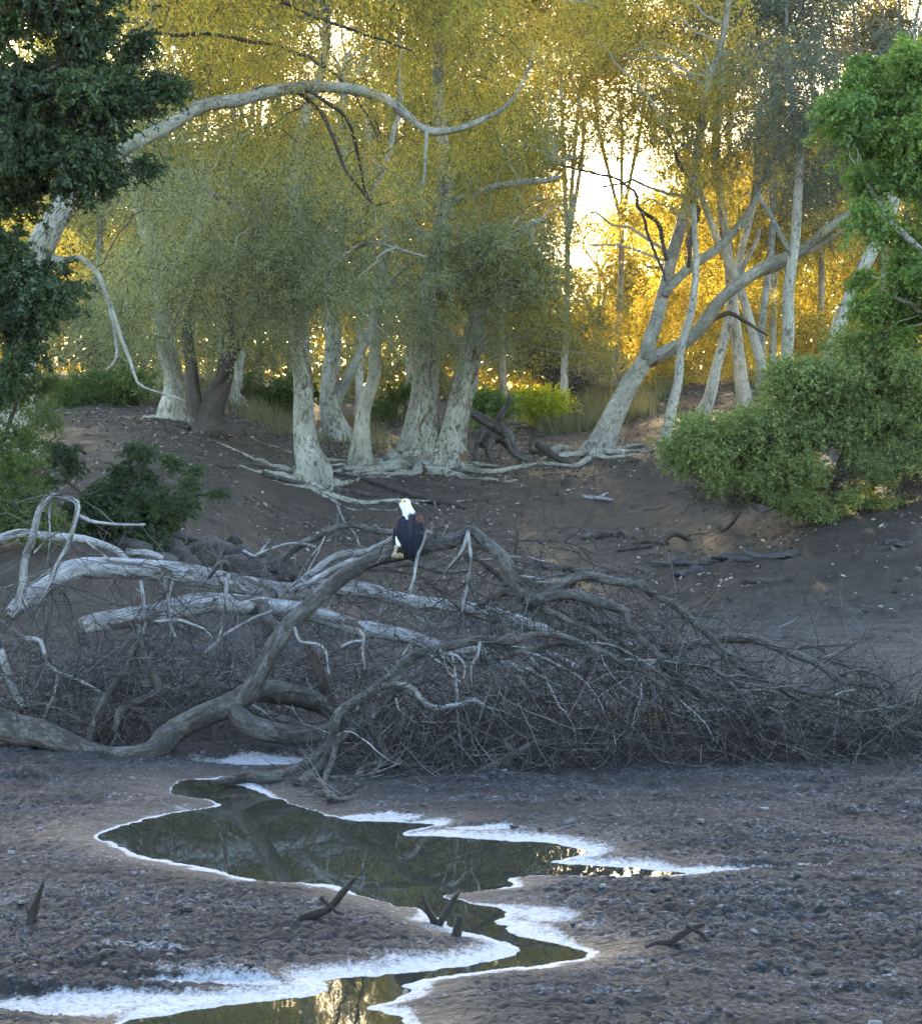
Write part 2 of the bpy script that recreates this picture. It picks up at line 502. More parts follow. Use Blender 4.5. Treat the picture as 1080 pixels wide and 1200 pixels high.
# stepped mud ledges along the foot of the bank
bk = (y > 46) & (y < 120) & (np.abs(x) < 26)
xb, yb = x[bk], y[bk]
h1, h2 = worley(xb * 1.3, yb * 1.0, 66)
lump = smooth(66, 50, yb) * smooth(.45, .7, fbm(xb * .25, yb * .25, 61, 3))
z[bk] += lump * .30 * np.clip(.6 - h1, 0, 1) + .12 * (fbm(xb * 4, yb * 3, 67, 3) - .5)
z[bk] += .07 * (fbm(xb * 9, yb * 5, 68, 3) - .5)
painted_sheen = np.zeros(len(x)); wet = np.zeros(len(x))
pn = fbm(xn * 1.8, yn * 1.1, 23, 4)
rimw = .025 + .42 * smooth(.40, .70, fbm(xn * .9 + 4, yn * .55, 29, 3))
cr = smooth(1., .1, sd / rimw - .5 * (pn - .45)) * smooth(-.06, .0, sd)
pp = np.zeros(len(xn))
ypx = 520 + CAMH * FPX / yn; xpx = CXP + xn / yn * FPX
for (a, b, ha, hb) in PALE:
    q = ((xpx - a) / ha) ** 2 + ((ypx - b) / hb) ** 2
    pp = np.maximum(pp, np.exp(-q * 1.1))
STREAK = [(800, 1025, 160, 4.5), (140, 1180, 200, 12), (40, 1190, 140, 16), (640, 1078, 55, 16), (430, 962, 80, 4), (560, 975, 60, 4), (300, 895, 110, 8), (250, 1160, 120, 6)]  # streaks of bright wet sheen, put into the mud colour as pale bands
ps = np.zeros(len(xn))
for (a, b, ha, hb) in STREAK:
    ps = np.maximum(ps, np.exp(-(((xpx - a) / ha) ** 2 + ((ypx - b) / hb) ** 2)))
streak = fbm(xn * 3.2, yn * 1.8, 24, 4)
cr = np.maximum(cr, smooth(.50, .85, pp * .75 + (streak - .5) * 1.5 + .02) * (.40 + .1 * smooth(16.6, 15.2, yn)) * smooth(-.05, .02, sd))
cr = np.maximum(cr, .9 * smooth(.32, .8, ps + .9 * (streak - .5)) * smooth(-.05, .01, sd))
z[near] -= np.where(sd > .05, (zz - .015) * .8 * smooth(.3, .7, ps) * flatm, 0)
painted_sheen[near] = cr  # pale mask: sky reflected by the wet margins, painted as colour
wet[near] = smooth(.9, .0, sd) * .8
bankv = smooth(44, 51, y + 12 * smooth(-1.4, -7.2, x + 0.06 * (y - 43)))
nr, nc = XX.shape
gi = np.arange(nr * nc).reshape(nr, nc)
GF = np.stack([gi[:-1, :-1], gi[:-1, 1:], gi[1:, 1:], gi[1:, :-1]], -1).reshape(-1, 4)

m, nt, out = new_mat('mud'); g = NT(nt); M['mud'] = m
v = g.pos()
n1 = g.noise(v, 1.1, 5, .6)
n2 = g.noise(g.mapping(v, (1, .55, 1)), 11, 7, .75)
n3 = g.noise(g.mapping(v, (1, .7, 1)), 30, 5, .8)
vd = g.n('ShaderNodeVectorMath', operation='ADD')
nv = g.n('ShaderNodeTexNoise'); nv.inputs['Scale'].default_value = 4; g.l(v, nv.inputs['Vector'])
sc_ = g.n('ShaderNodeVectorMath', operation='SCALE'); sc_.inputs['Scale'].default_value = .22
g.l(nv.outputs['Color'], sc_.inputs[0]); g.l(v, vd.inputs[0]); g.l(sc_.outputs[0], vd.inputs[1])
ck = g.voro(vd.outputs[0], 4.0, 'DISTANCE_TO_EDGE')
ck2 = g.voro(vd.outputs[0], 11.0, 'DISTANCE_TO_EDGE')
ckm = g.math('MULTIPLY', g.ramp(ck, [(.02, 0.), (.13, 1.)]), g.ramp(ck2, [(.02, .2), (.14, 1.)]))
c = g.mix(g.ramp(n1, [(.35, 0.), (.65, 1.)]), (.022, .024, .028), (.055, .058, .068))
c = g.mix(g.ramp(n2, [(.44, 0.), (.64, 1.)]), (.009, .009, .010), c)
c = g.mix(g.ramp(n3, [(.50, 0.), (.64, .85)]), c, (.19, .20, .235))
c = g.mix(g.ramp(g.noise(g.mapping(v, (.35, 1.1, 1)), 1.6, 6, .7, .6), [(.44, .0), (.56, .8)]), c, (.016, .015, .0155))
c = g.mix(ckm, g.mix(.72, c, (.016, .014, .013)), c)
bank = g.mix(g.ramp(n1, [(.3, 0.), (.7, 1.)]), (.036, .028, .022), (.066, .053, .042))
bank = g.mix(g.ramp(g.noise(v, 5, 5, .7), [(.42, 0.), (.7, .6)]), bank, (.026, .021, .018))
bank = g.mix(g.ramp(g.noise(v, 19, 3, .7), [(.64, 0.), (.70, .8)]), bank, (.16, .135, .11))
c = g.mix(g.attr('bank'), c, bank)
cm = g.attr('painted_sheen')
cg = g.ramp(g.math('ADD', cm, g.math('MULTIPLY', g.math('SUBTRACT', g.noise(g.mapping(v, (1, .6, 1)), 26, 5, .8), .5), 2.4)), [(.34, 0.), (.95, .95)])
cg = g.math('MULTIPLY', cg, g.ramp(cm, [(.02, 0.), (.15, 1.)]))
c = g.mix(cg, c, (.36, .37, .40))  # sheen mixed into the base colour as pale grey
ro = g.math('SUBTRACT', .85, g.math('MULTIPLY', g.math('ADD', g.attr('wet'), 0.0), .30))
hh = g.math('ADD', g.math('ADD', g.math('MULTIPLY', n2, 1.2), g.math('MULTIPLY', n3, .5)), g.math('MULTIPLY', ckm, .5))
principled(g, out, c, ro, g.bump(hh, .9, .024), .14)

gm = np_mesh('ground', np.stack([x, y, z], 1), GF, [M['mud']], True, None, {'painted_sheen': painted_sheen, 'wet': wet, 'bank': bankv})
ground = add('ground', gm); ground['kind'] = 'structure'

m, nt, out = new_mat('still_water'); g = NT(nt); M['water'] = m
v = g.pos()
bmp = g.bump(g.noise(g.mapping(v, (1, .45, 1)), 5, 3, .5), .05, .01)
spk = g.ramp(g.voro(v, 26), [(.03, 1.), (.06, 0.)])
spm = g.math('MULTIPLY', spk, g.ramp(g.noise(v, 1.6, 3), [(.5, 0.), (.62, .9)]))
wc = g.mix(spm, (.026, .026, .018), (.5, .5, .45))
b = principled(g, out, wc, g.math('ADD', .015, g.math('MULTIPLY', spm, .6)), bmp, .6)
b.inputs['IOR'].default_value = 1.33
b.inputs['Specular IOR Level'].default_value = .5
wv = np.array([[-9, 9, 0], [9, 9, 0], [9, 33, 0], [-9, 33, 0]], float)
water = add('water', np_mesh('water', wv, np.array([[0, 1, 2, 3]]), [M['water']], False)); water['kind'] = 'structure'

# ------------------------------------------------------------------ foliage sprays (shared meshes)
def sprays(seed, n_sp, n_leaf, L, wd, length=(.35, .7), droop=.5, flat_=.75, spread=.07, twig_r=.005, hang=.5, fold=0.0, uneven=.55):
    r = np.random.default_rng(seed)
    # a few sub-centres give the clump an uneven outline
    nc = 11
    cen = r.normal(size=(nc, 3)); cen /= np.linalg.norm(cen, axis=1)[:, None]
    cen *= (uneven * r.uniform(.3, 1.0, nc))[:, None]; cen[:, 2] *= flat_
    LV = []; TV = []; TF = []; to = 0
    for i in range(n_sp):
        c = cen[r.integers(nc)]
        d = r.normal(size=3); d /= np.linalg.norm(d); d[2] *= .7
        s = c + d * r.uniform(.02, .34) * np.array([1, 1, flat_])
        dirv = d + np.array([0, 0, -droop * r.uniform(.2, 1.2)]); dirv /= np.linalg.norm(dirv)
        ln = r.uniform(*length)
        k = 6
        t = np.linspace(0, 1, k)[:, None]
        P = s + dirv * ln * t + np.array([0, 0, -1.0]) * (hang * ln * .6) * t ** 2 + np.cumsum(r.normal(size=(k, 3)) * .015, 0)
        T, N, B = frames(P)
        th = np.array([0, 2.09, 4.19])
        ring = P[:, None, :] + (twig_r * (1.3 - t))[:, :, None] * (np.cos(th)[None, :, None] * N[:, None] + np.sin(th)[None, :, None] * B[:, None])
        TV.append(ring.reshape(-1, 3))
        a = np.arange(k - 1)[:, None] * 3; j = np.arange(3)[None]; j2 = (j + 1) % 3
        TF.append(np.stack([a + j, a + j2, a + 3 + j2, a + 3 + j], -1).reshape(-1, 4) + to); to += k * 3
        tt = r.uniform(.05, 1, n_leaf)
        pi = tt * (k - 1); i0 = np.clip(pi.astype(int), 0, k - 2); fr = (pi - i0)[:, None]
        C = P[i0] * (1 - fr) + P[i0 + 1] * fr + r.normal(size=(n_leaf, 3)) * spread * .6
        A = r.normal(size=(n_leaf, 3)) + T[i0] * .6 + np.array([0, 0, -.5 * hang]); A /= np.linalg.norm(A, axis=1)[:, None]
        S = np.cross(A, r.normal(size=(n_leaf, 3))); S /= np.linalg.norm(S, axis=1)[:, None] + 1e-6
        Nn = np.cross(A, S)
        l = (L * r.uniform(.6, 1.25, n_leaf))[:, None]; w = (wd * r.uniform(.6, 1.25, n_leaf))[:, None]
        q = np.stack([C - A * l * .5, C - A * l * .06 + S * w * .5 + Nn * fold * w, C + A * l * .5, C - A * l * .06 - S * w * .5 + Nn * fold * w], 1)
        LV.append(q.reshape(-1, 3))
    LV = np.vstack(LV); TV = np.vstack(TV); TF = np.vstack(TF)
    LF = np.arange(len(LV)).reshape(-1, 4)
    V = np.vstack([LV, TV]); F = np.vstack([LF, TF + len(LV)])
    mi = np.concatenate([np.zeros(len(LF), int), np.ones(len(TF), int)])
    return V, F, mi

CL = {}
def clump_set(key, n, mats, **kw):
    CL[key] = []
    for i in range(n):
        V, F, mi = sprays(sum(map(ord, key)) * 31 + i, **kw)
        CL[key].append(np_mesh('spray_' + key, V, F, [M[mats[0]], M[mats[1]]], False, mi))
clump_set('fever', 6, ('leaf_gold', 'twig_dark'), n_sp=85, n_leaf=26, L=.07, wd=.024, length=(.35, .95), droop=.45, hang=.6, spread=.08, uneven=1.25, twig_r=.004)
clump_set('fever_thin', 4, ('leaf_gold', 'twig_dark'), n_sp=55, n_leaf=22, L=.07, wd=.024, length=(.3, .95), droop=.45, hang=.6, spread=.07, uneven=1.35, twig_r=.004)
clump_set('broad', 4, ('leaf_dark', 'twig_dark'), n_sp=80, n_leaf=20, L=.135, wd=.07, length=(.25, .6), droop=.3, hang=.35, spread=.06, twig_r=.007, fold=.25)
clump_set('light', 4, ('leaf_bright', 'twig_dark'), n_sp=80, n_leaf=20, L=.15, wd=.075, length=(.3, .7), droop=.25, hang=.5, spread=.07, fold=.2)
clump_set('bush', 5, ('leaf_bush', 'twig_dark'), n_sp=95, n_leaf=17, L=.10, wd=.058, length=(.3, .75), droop=.0, hang=.3, spread=.06, twig_r=.006, fold=.2)
clump_set('far', 4, ('leaf_gold', 'twig_dark'), n_sp=90, n_leaf=36, L=.062, wd=.024, length=(.35, .8), droop=.35, hang=.5, spread=.10, twig_r=.006, uneven=.95)
clump_set('bare', 3, ('leaf_dry', 'twig'), n_sp=160, n_leaf=3, L=.05, wd=.02, length=(.35, .9), droop=-.2, hang=.1, spread=.03, twig_r=.008)

_variants = {}
def clump(key, parent, pos, s, leaf=None, name='foliage', rz=None, sz=1.0, twig=None):
    """one bough of foliage: a copy that shares its mesh (one mesh per leaf colour)"""
    i = random.randrange(len(CL[key]))
    me = CL[key][i]
    if leaf is not None or twig is not None:
        k = (key, i, leaf, twig)
        if k not in _variants:
            me2 = me.copy()
            if leaf: me2.materials[0] = M[leaf]
            if twig: me2.materials[1] = M[twig]
            _variants[k] = me2
        me = _variants[k]
    o = bpy.data.objects.new(name, me)
    link(o, parent)
    base_loc = np.array(parent.location) if parent is not None else np.zeros(3)
    o.location = [float(a) for a in (np.asarray(pos) - base_loc)]
    o.rotation_euler = (random.uniform(-.25, .25), random.uniform(-.25, .25), random.uniform(0, 2 * PI) if rz is None else rz)
    o.scale = (s, s, s * sz)
    return o

# ------------------------------------------------------------------ standing trees
def limb_part(name, pts, mat, parent, step=.35, k=8, rough=.07, seed=0, wig=.5, flare=0, nf=5, flute=.0):
    P, R = px_path(pts, step, wig, seed)
    fl = None
    if flare or flute:
        hgt = np.abs(P[:, 2] - P[0, 2])
        e = np.exp(-hgt / .9)
        R = R * (1 + flare * e)
        fl = flute * (.25 + 1.0 * e)
    V, F = tube(P, R, k, rough, seed, fl, nf)
    part(name, V, F, mat, parent)
    return P, R

def drift(pts, d, dd=0.0):
    n = len(pts)
    return [(p[0], p[1], d + dd * i / max(1, n - 1), p[2]) for i, p in enumerate(pts)]

def branchlets(parent, anchors, targets, mat, r0=.03, seed=0, name='branchlet', each=False):
    """slender curved wood from the nearest limb point out to each bough of foliage"""
    rr = np.random.default_rng(seed)
    A = np.vstack(anchors)
    acc = []
    for t in targets:
        d = np.linalg.norm(A - t, axis=1) + np.maximum(0, A[:, 2] - t[2] + .5) * .5
        s = A[np.argmin(d)]
        L = np.linalg.norm(t - s)
        if L < .2: continue
        mid = (s + t) / 2 + np.array([0, 0, .16 * L]) + rr.normal(size=3) * .08 * L
        P = crom(np.array([s, mid, t]), max(.25, L / 9))
        P[1:-1] += rr.normal(size=P[1:-1].shape) * .035 * L ** .5
        R = np.linspace(r0 * (.6 + .18 * L), .012, len(P))
        v, f = tube(P, R, 5, .1, int(rr.integers(99)))
        acc.append((v, f))
        if each: part(name, v, f, mat, parent)
    if acc and not each:
        V, F = join(acc)
        part('branchlets', V, F, mat, parent, kind='stuff')

def roots(parent, basep, n, L, r, mat, seed, toward=None):
    rr = np.random.default_rng(seed)
    for i in range(n):
        d = 2 * PI * i / n + rr.uniform(-.35, .35)
        ln = L * rr.uniform(.5, 1.5); ri = r * rr.uniform(.6, 1.1)
        p = basep[:2].copy()
        P = []
        for j in range(13):
            t = j / 12
            rad = ri * (1.25 * (1 - t) ** 1.6 + .18)
            P.append([p[0], p[1], base1(p[0], p[1]) + rad * (.55 - .75 * t) + .04 * rr.uniform(-1, 1) * (t > .3), rad])
            d += rr.uniform(-.5, .5)
            p = p + np.array([math.cos(d), math.sin(d)]) * ln / 12
        A = crom(np.array(P), .1)
        V, F = tube(A[:, :3], np.maximum(A[:, 3], .012), 7, .16, seed + i)
        part('root', V, F, mat, parent)

def ell(cx, cy, rx, ry, n, d, dd, s, seed):
    """n points inside a photo ellipse, around distance d"""
    rr = np.random.default_rng(seed); out = []
    for i in range(n if s < 1 else int(n * 1.0)):
        a = rr.uniform(0, 2 * PI); q = math.sqrt(rr.uniform(0, 1))
        out.append((at(cx + rx * q * math.cos(a), cy + ry * q * math.sin(a), d + rr.uniform(-dd, dd)), s * rr.uniform(.75, 1.25)))
    return out

FEVER_GROUP = 'fever trees growing on the bank'
def fever_tree(label, trunk, limbs, crowns, mat='fever_bark', flare=.45, flute=.22, seed=0, nroot=5, dark=(), name='fever_tree', k=14, leaf='leaf_grey', rootlen=1.4, trunkparts=()):
    b = gp(trunk[0][0], trunk[0][1])
    d = b[1]
    t = thing(name, label, 'tree', b, FEVER_GROUP)
    tp = [(p[0], p[1], p[2] * .78) for p in trunk]
    tp = [(tp[0][0], tp[0][1] + 5, tp[0][2])] + tp
    anchors = []
    P, R = limb_part('trunk', drift(tp, d), M[mat], t, .14, max(k, 20), .10, seed, .5, flare, 5, flute)
    anchors.append(P[len(P) // 3:])
    for q in trunkparts:
        P, R = limb_part('trunk', drift(q[0], d + q[1], q[2]), M[mat], t, .22, k, .07, seed + 5, .5, flare * .6, 5, flute)
        anchors.append(P[len(P) // 2:])
    for i, (pts, dd) in enumerate(limbs):
        pts = [(p[0], p[1], p[2] * .78) for p in pts]
        P, R = limb_part('limb', drift(pts, d, dd), M['limb_bark' if mat != 'dark_bark' else 'dark_bark'], t, .3, 8, .08, seed + i + 11, 1.0)
        anchors.append(P)
    for i, (pts, dd) in enumerate(dark):
        P, R = limb_part('limb', drift(pts, d, dd), M['dark_bark'], t, .3, 6, .1, seed + i + 51, 1.6)
        anchors.append(P)
    tg = []
    for (cx, cy, rx, ry, n, od, dd, s, lf, key) in crowns:
        for (p, ss) in ell(cx, cy, rx, ry, n, d + od, dd, s, seed * 7 + int(cx) + int(cy)):
            clump(key, t, p, ss, lf)
            tg.append(p)
    if tg: branchlets(t, anchors, tg, M['limb_bark'], .032, seed)
    if nroot: roots(t, b, nroot, rootlen, min(.22, R0(trunk, d) * .34), M[mat], seed + 3)
    return t, anchors
def R0(trunk, d): return trunk[1][2] * d / FPX

G, O, GO = 'leaf_grey', 'leaf_olive', 'leaf_gold'
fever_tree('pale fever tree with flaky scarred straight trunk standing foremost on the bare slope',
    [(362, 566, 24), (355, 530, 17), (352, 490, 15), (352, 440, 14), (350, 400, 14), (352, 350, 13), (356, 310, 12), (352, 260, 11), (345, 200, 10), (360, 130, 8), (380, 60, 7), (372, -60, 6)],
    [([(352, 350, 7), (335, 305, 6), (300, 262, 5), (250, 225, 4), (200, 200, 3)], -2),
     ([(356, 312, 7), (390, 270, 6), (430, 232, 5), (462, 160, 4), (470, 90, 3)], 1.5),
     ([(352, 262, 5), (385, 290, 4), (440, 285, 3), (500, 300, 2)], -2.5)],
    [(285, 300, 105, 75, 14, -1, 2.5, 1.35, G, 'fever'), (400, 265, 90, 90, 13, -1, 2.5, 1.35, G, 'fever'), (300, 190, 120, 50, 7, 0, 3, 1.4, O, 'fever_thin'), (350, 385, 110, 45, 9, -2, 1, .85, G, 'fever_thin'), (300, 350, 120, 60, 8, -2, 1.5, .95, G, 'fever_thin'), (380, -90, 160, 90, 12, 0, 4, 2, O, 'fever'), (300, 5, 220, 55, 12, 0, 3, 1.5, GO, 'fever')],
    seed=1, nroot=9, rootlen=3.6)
fever_tree('fever tree with whitish trunk beside the dark forked trunk on the left rise',
    [(205, 492, 17), (207, 460, 13), (203, 430, 14), (195, 400, 14), (188, 370, 13), (185, 330, 12), (178, 290, 11), (165, 240, 10), (150, 160, 8), (160, 60, 6)],
    [([(195, 400, 5), (215, 360, 5), (225, 320, 4), (240, 260, 3)], 1.5)],
    [(200, 330, 90, 60, 8, .5, 2, 1.3, G, 'fever'), (190, 390, 90, 40, 7, -1, 2, .9, G, 'fever_thin'), (215, 230, 70, 60, 7, 0, 2, 1.3, G, 'fever_thin'), (150, 60, 120, 80, 8, 3, 3, 1.7, O, 'fever')],
    mat='pale_bark', seed=2, nroot=4)
fever_tree('dark brown forked trunk without pale bark beside the whitish tree on the left rise',
    [(243, 508, 20), (248, 472, 15), (260, 435, 13), (267, 400, 10), (270, 360, 9), (280, 320, 8), (300, 270, 6), (310, 200, 5)],
    [([(253, 458, 8), (272, 422, 7), (288, 398, 5), (300, 372, 4), (318, 345, 3)], -1), ([(236, 495, 11), (229, 455, 11), (226, 420, 9), (222, 380, 7), (230, 330, 5)], 1.2)],
    [(260, 300, 60, 60, 7, 0, 2, 1.2, 'leaf_grey', 'fever_thin'), (235, 390, 35, 30, 4, 1, 1, .7, 'leaf_dusk', 'fever_thin')],
    mat='dark_bark', seed=3, nroot=4, name='dark_tree')
fever_tree('slim pale trunk partly hidden behind the dark forked tree',
    [(272, 470, 13), (266, 425, 11), (260, 385, 10), (258, 345, 9), (262, 300, 8), (270, 220, 6)], [([(278, 455, 8), (284, 420, 8), (288, 380, 7), (300, 320, 5)], 1)],
    [(280, 250, 60, 50, 5, 0, 2, 1.4, G, 'fever_thin')], mat='pale_bark', seed=4, nroot=3)
fever_tree('fever tree with spreading root toes standing behind the slim leaning trunk',
    [(388, 517, 22), (386, 480, 14), (388, 440, 13), (392, 400, 12), (388, 350, 11), (395, 300, 9), (405, 200, 7), (400, 80, 6)],
    [([(390, 508, 9), (400, 475, 9), (409, 452, 9), (420, 428, 8), (432, 400, 6), (445, 350, 5), (455, 300, 4)], .5)],
    [(420, 330, 50, 50, 5, 1, 1.5, 1.2, G, 'fever'), (430, 170, 80, 70, 8, 1, 2, 1.5, O, 'fever'), (420, 40, 120, 60, 8, 2, 3, 1.8, O, 'fever')], seed=5, nroot=7, rootlen=2.6)
fever_tree('slim pale fever trunk leaning slightly right between two thicker trunks',
    [(425, 546, 15), (427, 510, 11), (430, 480, 10), (436, 440, 9.5), (438, 400, 9), (441, 350, 8), (450, 290, 7), (455, 220, 5)],
    [([(441, 352, 4), (470, 320, 4), (500, 300, 3), (545, 290, 2)], -1)],
    [(470, 320, 60, 45, 7, -.5, 1.5, 1.2, G, 'fever'), (500, 380, 40, 20, 2, -1, 1, .7, G, 'fever_thin')], seed=6, nroot=4, mat='pale_bark', rootlen=2.2)
t6, a6 = fever_tree('massive fluted fever tree with a broken second stem joined at its base',
    [(487, 549, 38), (490, 512, 28), (494, 470, 21), (497, 430, 18), (500, 390, 16), (505, 340, 14), (512, 280, 12), (520, 200, 10), (512, 100, 8), (520, -60, 7)],
    [([(505, 345, 7), (545, 320, 6), (590, 280, 5), (630, 260, 4)], -2), ([(512, 285, 6), (470, 250, 5), (440, 200, 4), (430, 140, 3)], 1.5), ([(516, 240, 6), (560, 225, 5), (610, 215, 5), (655, 205, 4)], 1)],
    [(575, 300, 75, 55, 13, -1, 2.5, 1.3, G, 'fever'), (640, 345, 50, 45, 8, -1, 2, 1.15, O, 'fever'), (680, 395, 30, 32, 4, -1, 1, .85, O, 'fever'), (500, 250, 80, 60, 9, 0, 2, 1.3, G, 'fever_thin'), (520, 380, 110, 40, 9, -2, 1, .85, G, 'fever_thin'), (640, 300, 60, 60, 6, -1, 2, .95, O, 'fever_thin'), (560, 190, 90, 60, 8, 1, 2.5, 1.4, O, 'fever'), (520, -90, 200, 80, 14, 1, 4, 2, GO, 'fever'), (570, 10, 160, 60, 10, 1, 3, 1.5, GO, 'fever')],
    flare=.15, flute=.3, seed=7, nroot=12, k=24, rootlen=4.0,
    trunkparts=[([(524, 553, 22), (533, 505, 15), (545, 450, 14), (556, 402, 13), (563, 364, 10), (565, 356, 4)], -.3, 0)])
t7, a7 = fever_tree('pale leaning fever tree that forks low into two long sweeping limbs',
    [(697, 531, 20), (715, 495, 15.5), (738, 453, 14), (755, 427, 13), (763, 412, 11)],
    [([(758, 422, 12), (770, 370, 11), (778, 330, 10), (785, 290, 9.5), (798, 240, 9), (808, 205, 8), (815, 170, 7), (830, 100, 6), (850, 40, 5), (862, -50, 4)], 1.5),
     ([(760, 424, 11), (798, 398, 10), (840, 362, 10), (880, 327, 9), (930, 295, 8.5), (965, 268, 7), (1010, 245, 6), (1060, 225, 5)], -2),
     ([(778, 345, 7), (815, 308, 7), (850, 281, 6.5), (868, 262, 6), (880, 240, 5), (897, 205, 4), (930, 160, 3)], 1),
     ([(880, 325, 6), (925, 305, 5), (965, 285, 4), (1000, 262, 3)], -1)],
    [(830, 130, 90, 60, 9, 1, 2.5, 1.3, GO, 'fever_thin'), (690, 80, 120, 70, 12, 2, 3, 1.4, GO, 'fever'), (670, 230, 90, 70, 8, 6, 3, .8, GO, 'fever_thin'), (660, 160, 110, 50, 20, 4, 3, 1.2, GO, 'fever'), (1010, 230, 60, 50, 5, -1, 2, 1.2, O, 'fever_thin'), (900, 190, 50, 30, 4, 1, 2, 1.0, 'leaf_dusk', 'fever'), (850, -60, 150, 70, 10, 1, 4, 2, GO, 'fever')],
    mat='pale_bark', flare=.35, flute=.1, seed=8, nroot=8, rootlen=3.0,
    dark=[([(800, 396, 2), (843, 370, 3), (870, 376, 2.5), (900, 391, 1.5)], -.5), ([(781, 305, 2.5), (772, 268, 2.5), (748, 242, 2.2), (735, 216, 2), (700, 205, 1.5), (650, 190, 1.2)], 0), ([(808, 215, 4), (813, 245, 4), (812, 275, 3.5), (806, 312, 2.5)], -.3), ([(806, 208, 3), (795, 190, 2.5), (790, 170, 2), (778, 150, 1.5)], 0), ([(748, 242, 2), (765, 290, 2), (780, 330, 1.5)], -.4)])
for (lb, tr, lm, cr, sd_, mt) in [
    ('straight pale trunk with a brown foot standing just right of the leaning forked tree', [(781, 524, 11), (788, 475, 8.5), (794, 435, 8), (800, 400, 7.5), (810, 360, 7), (816, 310, 6), (812, 240, 5)], [], [(800, 190, 40, 40, 3, 0, 2, 1.1, GO, 'fever_thin')], 21, 'pale_bark'),
    ('slanting trunk with a sunlit left edge behind the right-hand bush', [(819, 500, 12), (836, 445, 10), (848, 400, 9), (857, 350, 8), (866, 300, 7), (885, 220, 6), (890, 120, 5)], [([(857, 350, 4), (872, 310, 4), (890, 270, 3)], 1)], [(880, 110, 70, 60, 6, 0, 3, 1.5, GO, 'fever')], 22, 'pale_bark'),
    ('tall pale trunk rising straight through the middle of the yellow grove', [(872, 485, 14), (868, 430, 11), (862, 380, 10.5), (856, 320, 10), (845, 250, 9), (840, 170, 7), (850, 60, 6)], [], [(840, 120, 80, 60, 7, 0, 3, 1.6, GO, 'fever')], 23, 'pale_bark'),
    ('thin trunk crossing left behind the straight one in the yellow grove', [(908, 485, 11), (892, 425, 9), (877, 375, 8.5), (864, 335, 8), (840, 280, 7), (820, 220, 5)], [], [(810, 180, 60, 40, 4, 0, 2, 1.4, GO, 'fever_thin')], 24, 'pale_bark'),
    ('upright pale trunk above the dense bush at the edge of the yellow grove', [(925, 490, 14), (922, 420, 11.5), (924, 360, 11), (928, 300, 10), (933, 245, 9), (936, 180, 7), (925, 80, 5)], [([(928, 300, 5), (905, 260, 4), (890, 225, 3)], 1)], [(930, 130, 80, 70, 8, 0, 3, 1.5, 'leaf_dusk', 'fever')], 25, 'pale_bark'),
    ('thick trunk leaning right over the bush towards the bright green tree', [(948, 495, 16), (972, 425, 14), (992, 365, 13), (1012, 312, 12), (1040, 255, 10), (1062, 190, 8), (1075, 90, 6)], [], [(1050, 80, 80, 60, 8, 0, 3, 1.6, 'leaf_dusk', 'fever')], 26, 'pale_bark')]:
    tr = [(p[0], p[1], p[2] * .8) for p in tr]
    fever_tree(lb, tr, lm, cr, mat=mt, flare=.4, flute=.08, seed=sd_, nroot=3, rootlen=1.0)
# the old tree at the left edge whose limb arches across the picture
b14 = gp(30, 545)
t14 = thing('fever_tree', 'old fever tree whose long pale limb arches far across the canopy', 'tree', b14, FEVER_GROUP)
d14 = b14[1]
an = []
for nm, pts, dd, mt, kk in [
    ('trunk', [(30, 550, 30), (30, 480, 24), (36, 400, 22), (46, 330, 21), (58, 280, 20), (75, 245, 17), (98, 208, 14)], 0, 'fever_bark', 14),
    ('limb', [(92, 218, 13), (140, 178, 11), (190, 151, 10), (250, 124, 9.5), (310, 107, 9), (360, 100, 8.5), (410, 103, 8), (450, 118, 7.5), (480, 140, 7), (500, 154, 6.5), (530, 151, 5), (560, 141, 4), (590, 125, 3), (612, 95, 2.2), (628, 50, 1.4)], 3, 'limb_bark', 10),
    ('limb', [(98, 208, 11), (130, 120, 10), (155, 55, 9), (175, 15, 8), (195, -50, 7)], 2, 'limb_bark', 10),
    ('limb', [(50, 300, 9), (75, 303, 7), (95, 301, 4.5), (115, 326, 4), (128, 356, 3.5), (140, 390, 3), (152, 422, 2.5), (160, 447, 2), (185, 460, 1.6), (218, 470, 1.2)], -1, 'limb_bark', 7),
    ('limb', [(128, 358, 2.5), (136, 395, 2.2), (137, 420, 2), (124, 433, 1.4)], -1, 'limb_bark', 6),
    ('limb', [(500, 154, 3), (498, 180, 2.5), (494, 222, 1.8)], 0, 'limb_bark', 6),
    ('limb', [(160, 48, 3), (180, 42, 3), (240, 40, 3), (300, 48, 2.8), (350, 62, 2.5), (390, 86, 2), (425, 125, 1.5), (450, 180, 1)], 2, 'dark_bark', 6),
    ('limb', [(300, 105, 3), (322, 101, 3), (352, 112, 3), (382, 140, 3), (398, 180, 2.6), (415, 214, 2.2), (440, 240, 1.6), (465, 232, 1.2)], 2.2, 'dark_bark', 6),
    ('limb', [(360, 104, 3), (392, 125, 3), (412, 150, 2.8), (420, 185, 2.4), (428, 225, 1.8)], 2.6, 'dark_bark', 6),
    ('limb', [(310, 150, 1.6), (340, 132, 2), (368, 116, 2.4)], 2.4, 'dark_bark', 6),
    ('limb', [(175, 10, 3), (260, -12, 3), (330, 2, 3), (380, 25, 2.6), (440, 44, 2), (482, 60, 1.4)], 2, 'dark_bark', 6)]:
    P, R = limb_part(nm, drift([(p[0], p[1], p[2] * (.8 if p[1] > 290 and nm == 'limb' else .82)) for p in pts], d14 + (.8 if mt == 'dark_bark' else 0), dd), M[mt], t14, .25, kk, .08, len(an) + 90, 1.0, .4 if nm == 'trunk' else 0, 5, .1 if nm == 'trunk' else 0)
    an.append(P)
tg = []
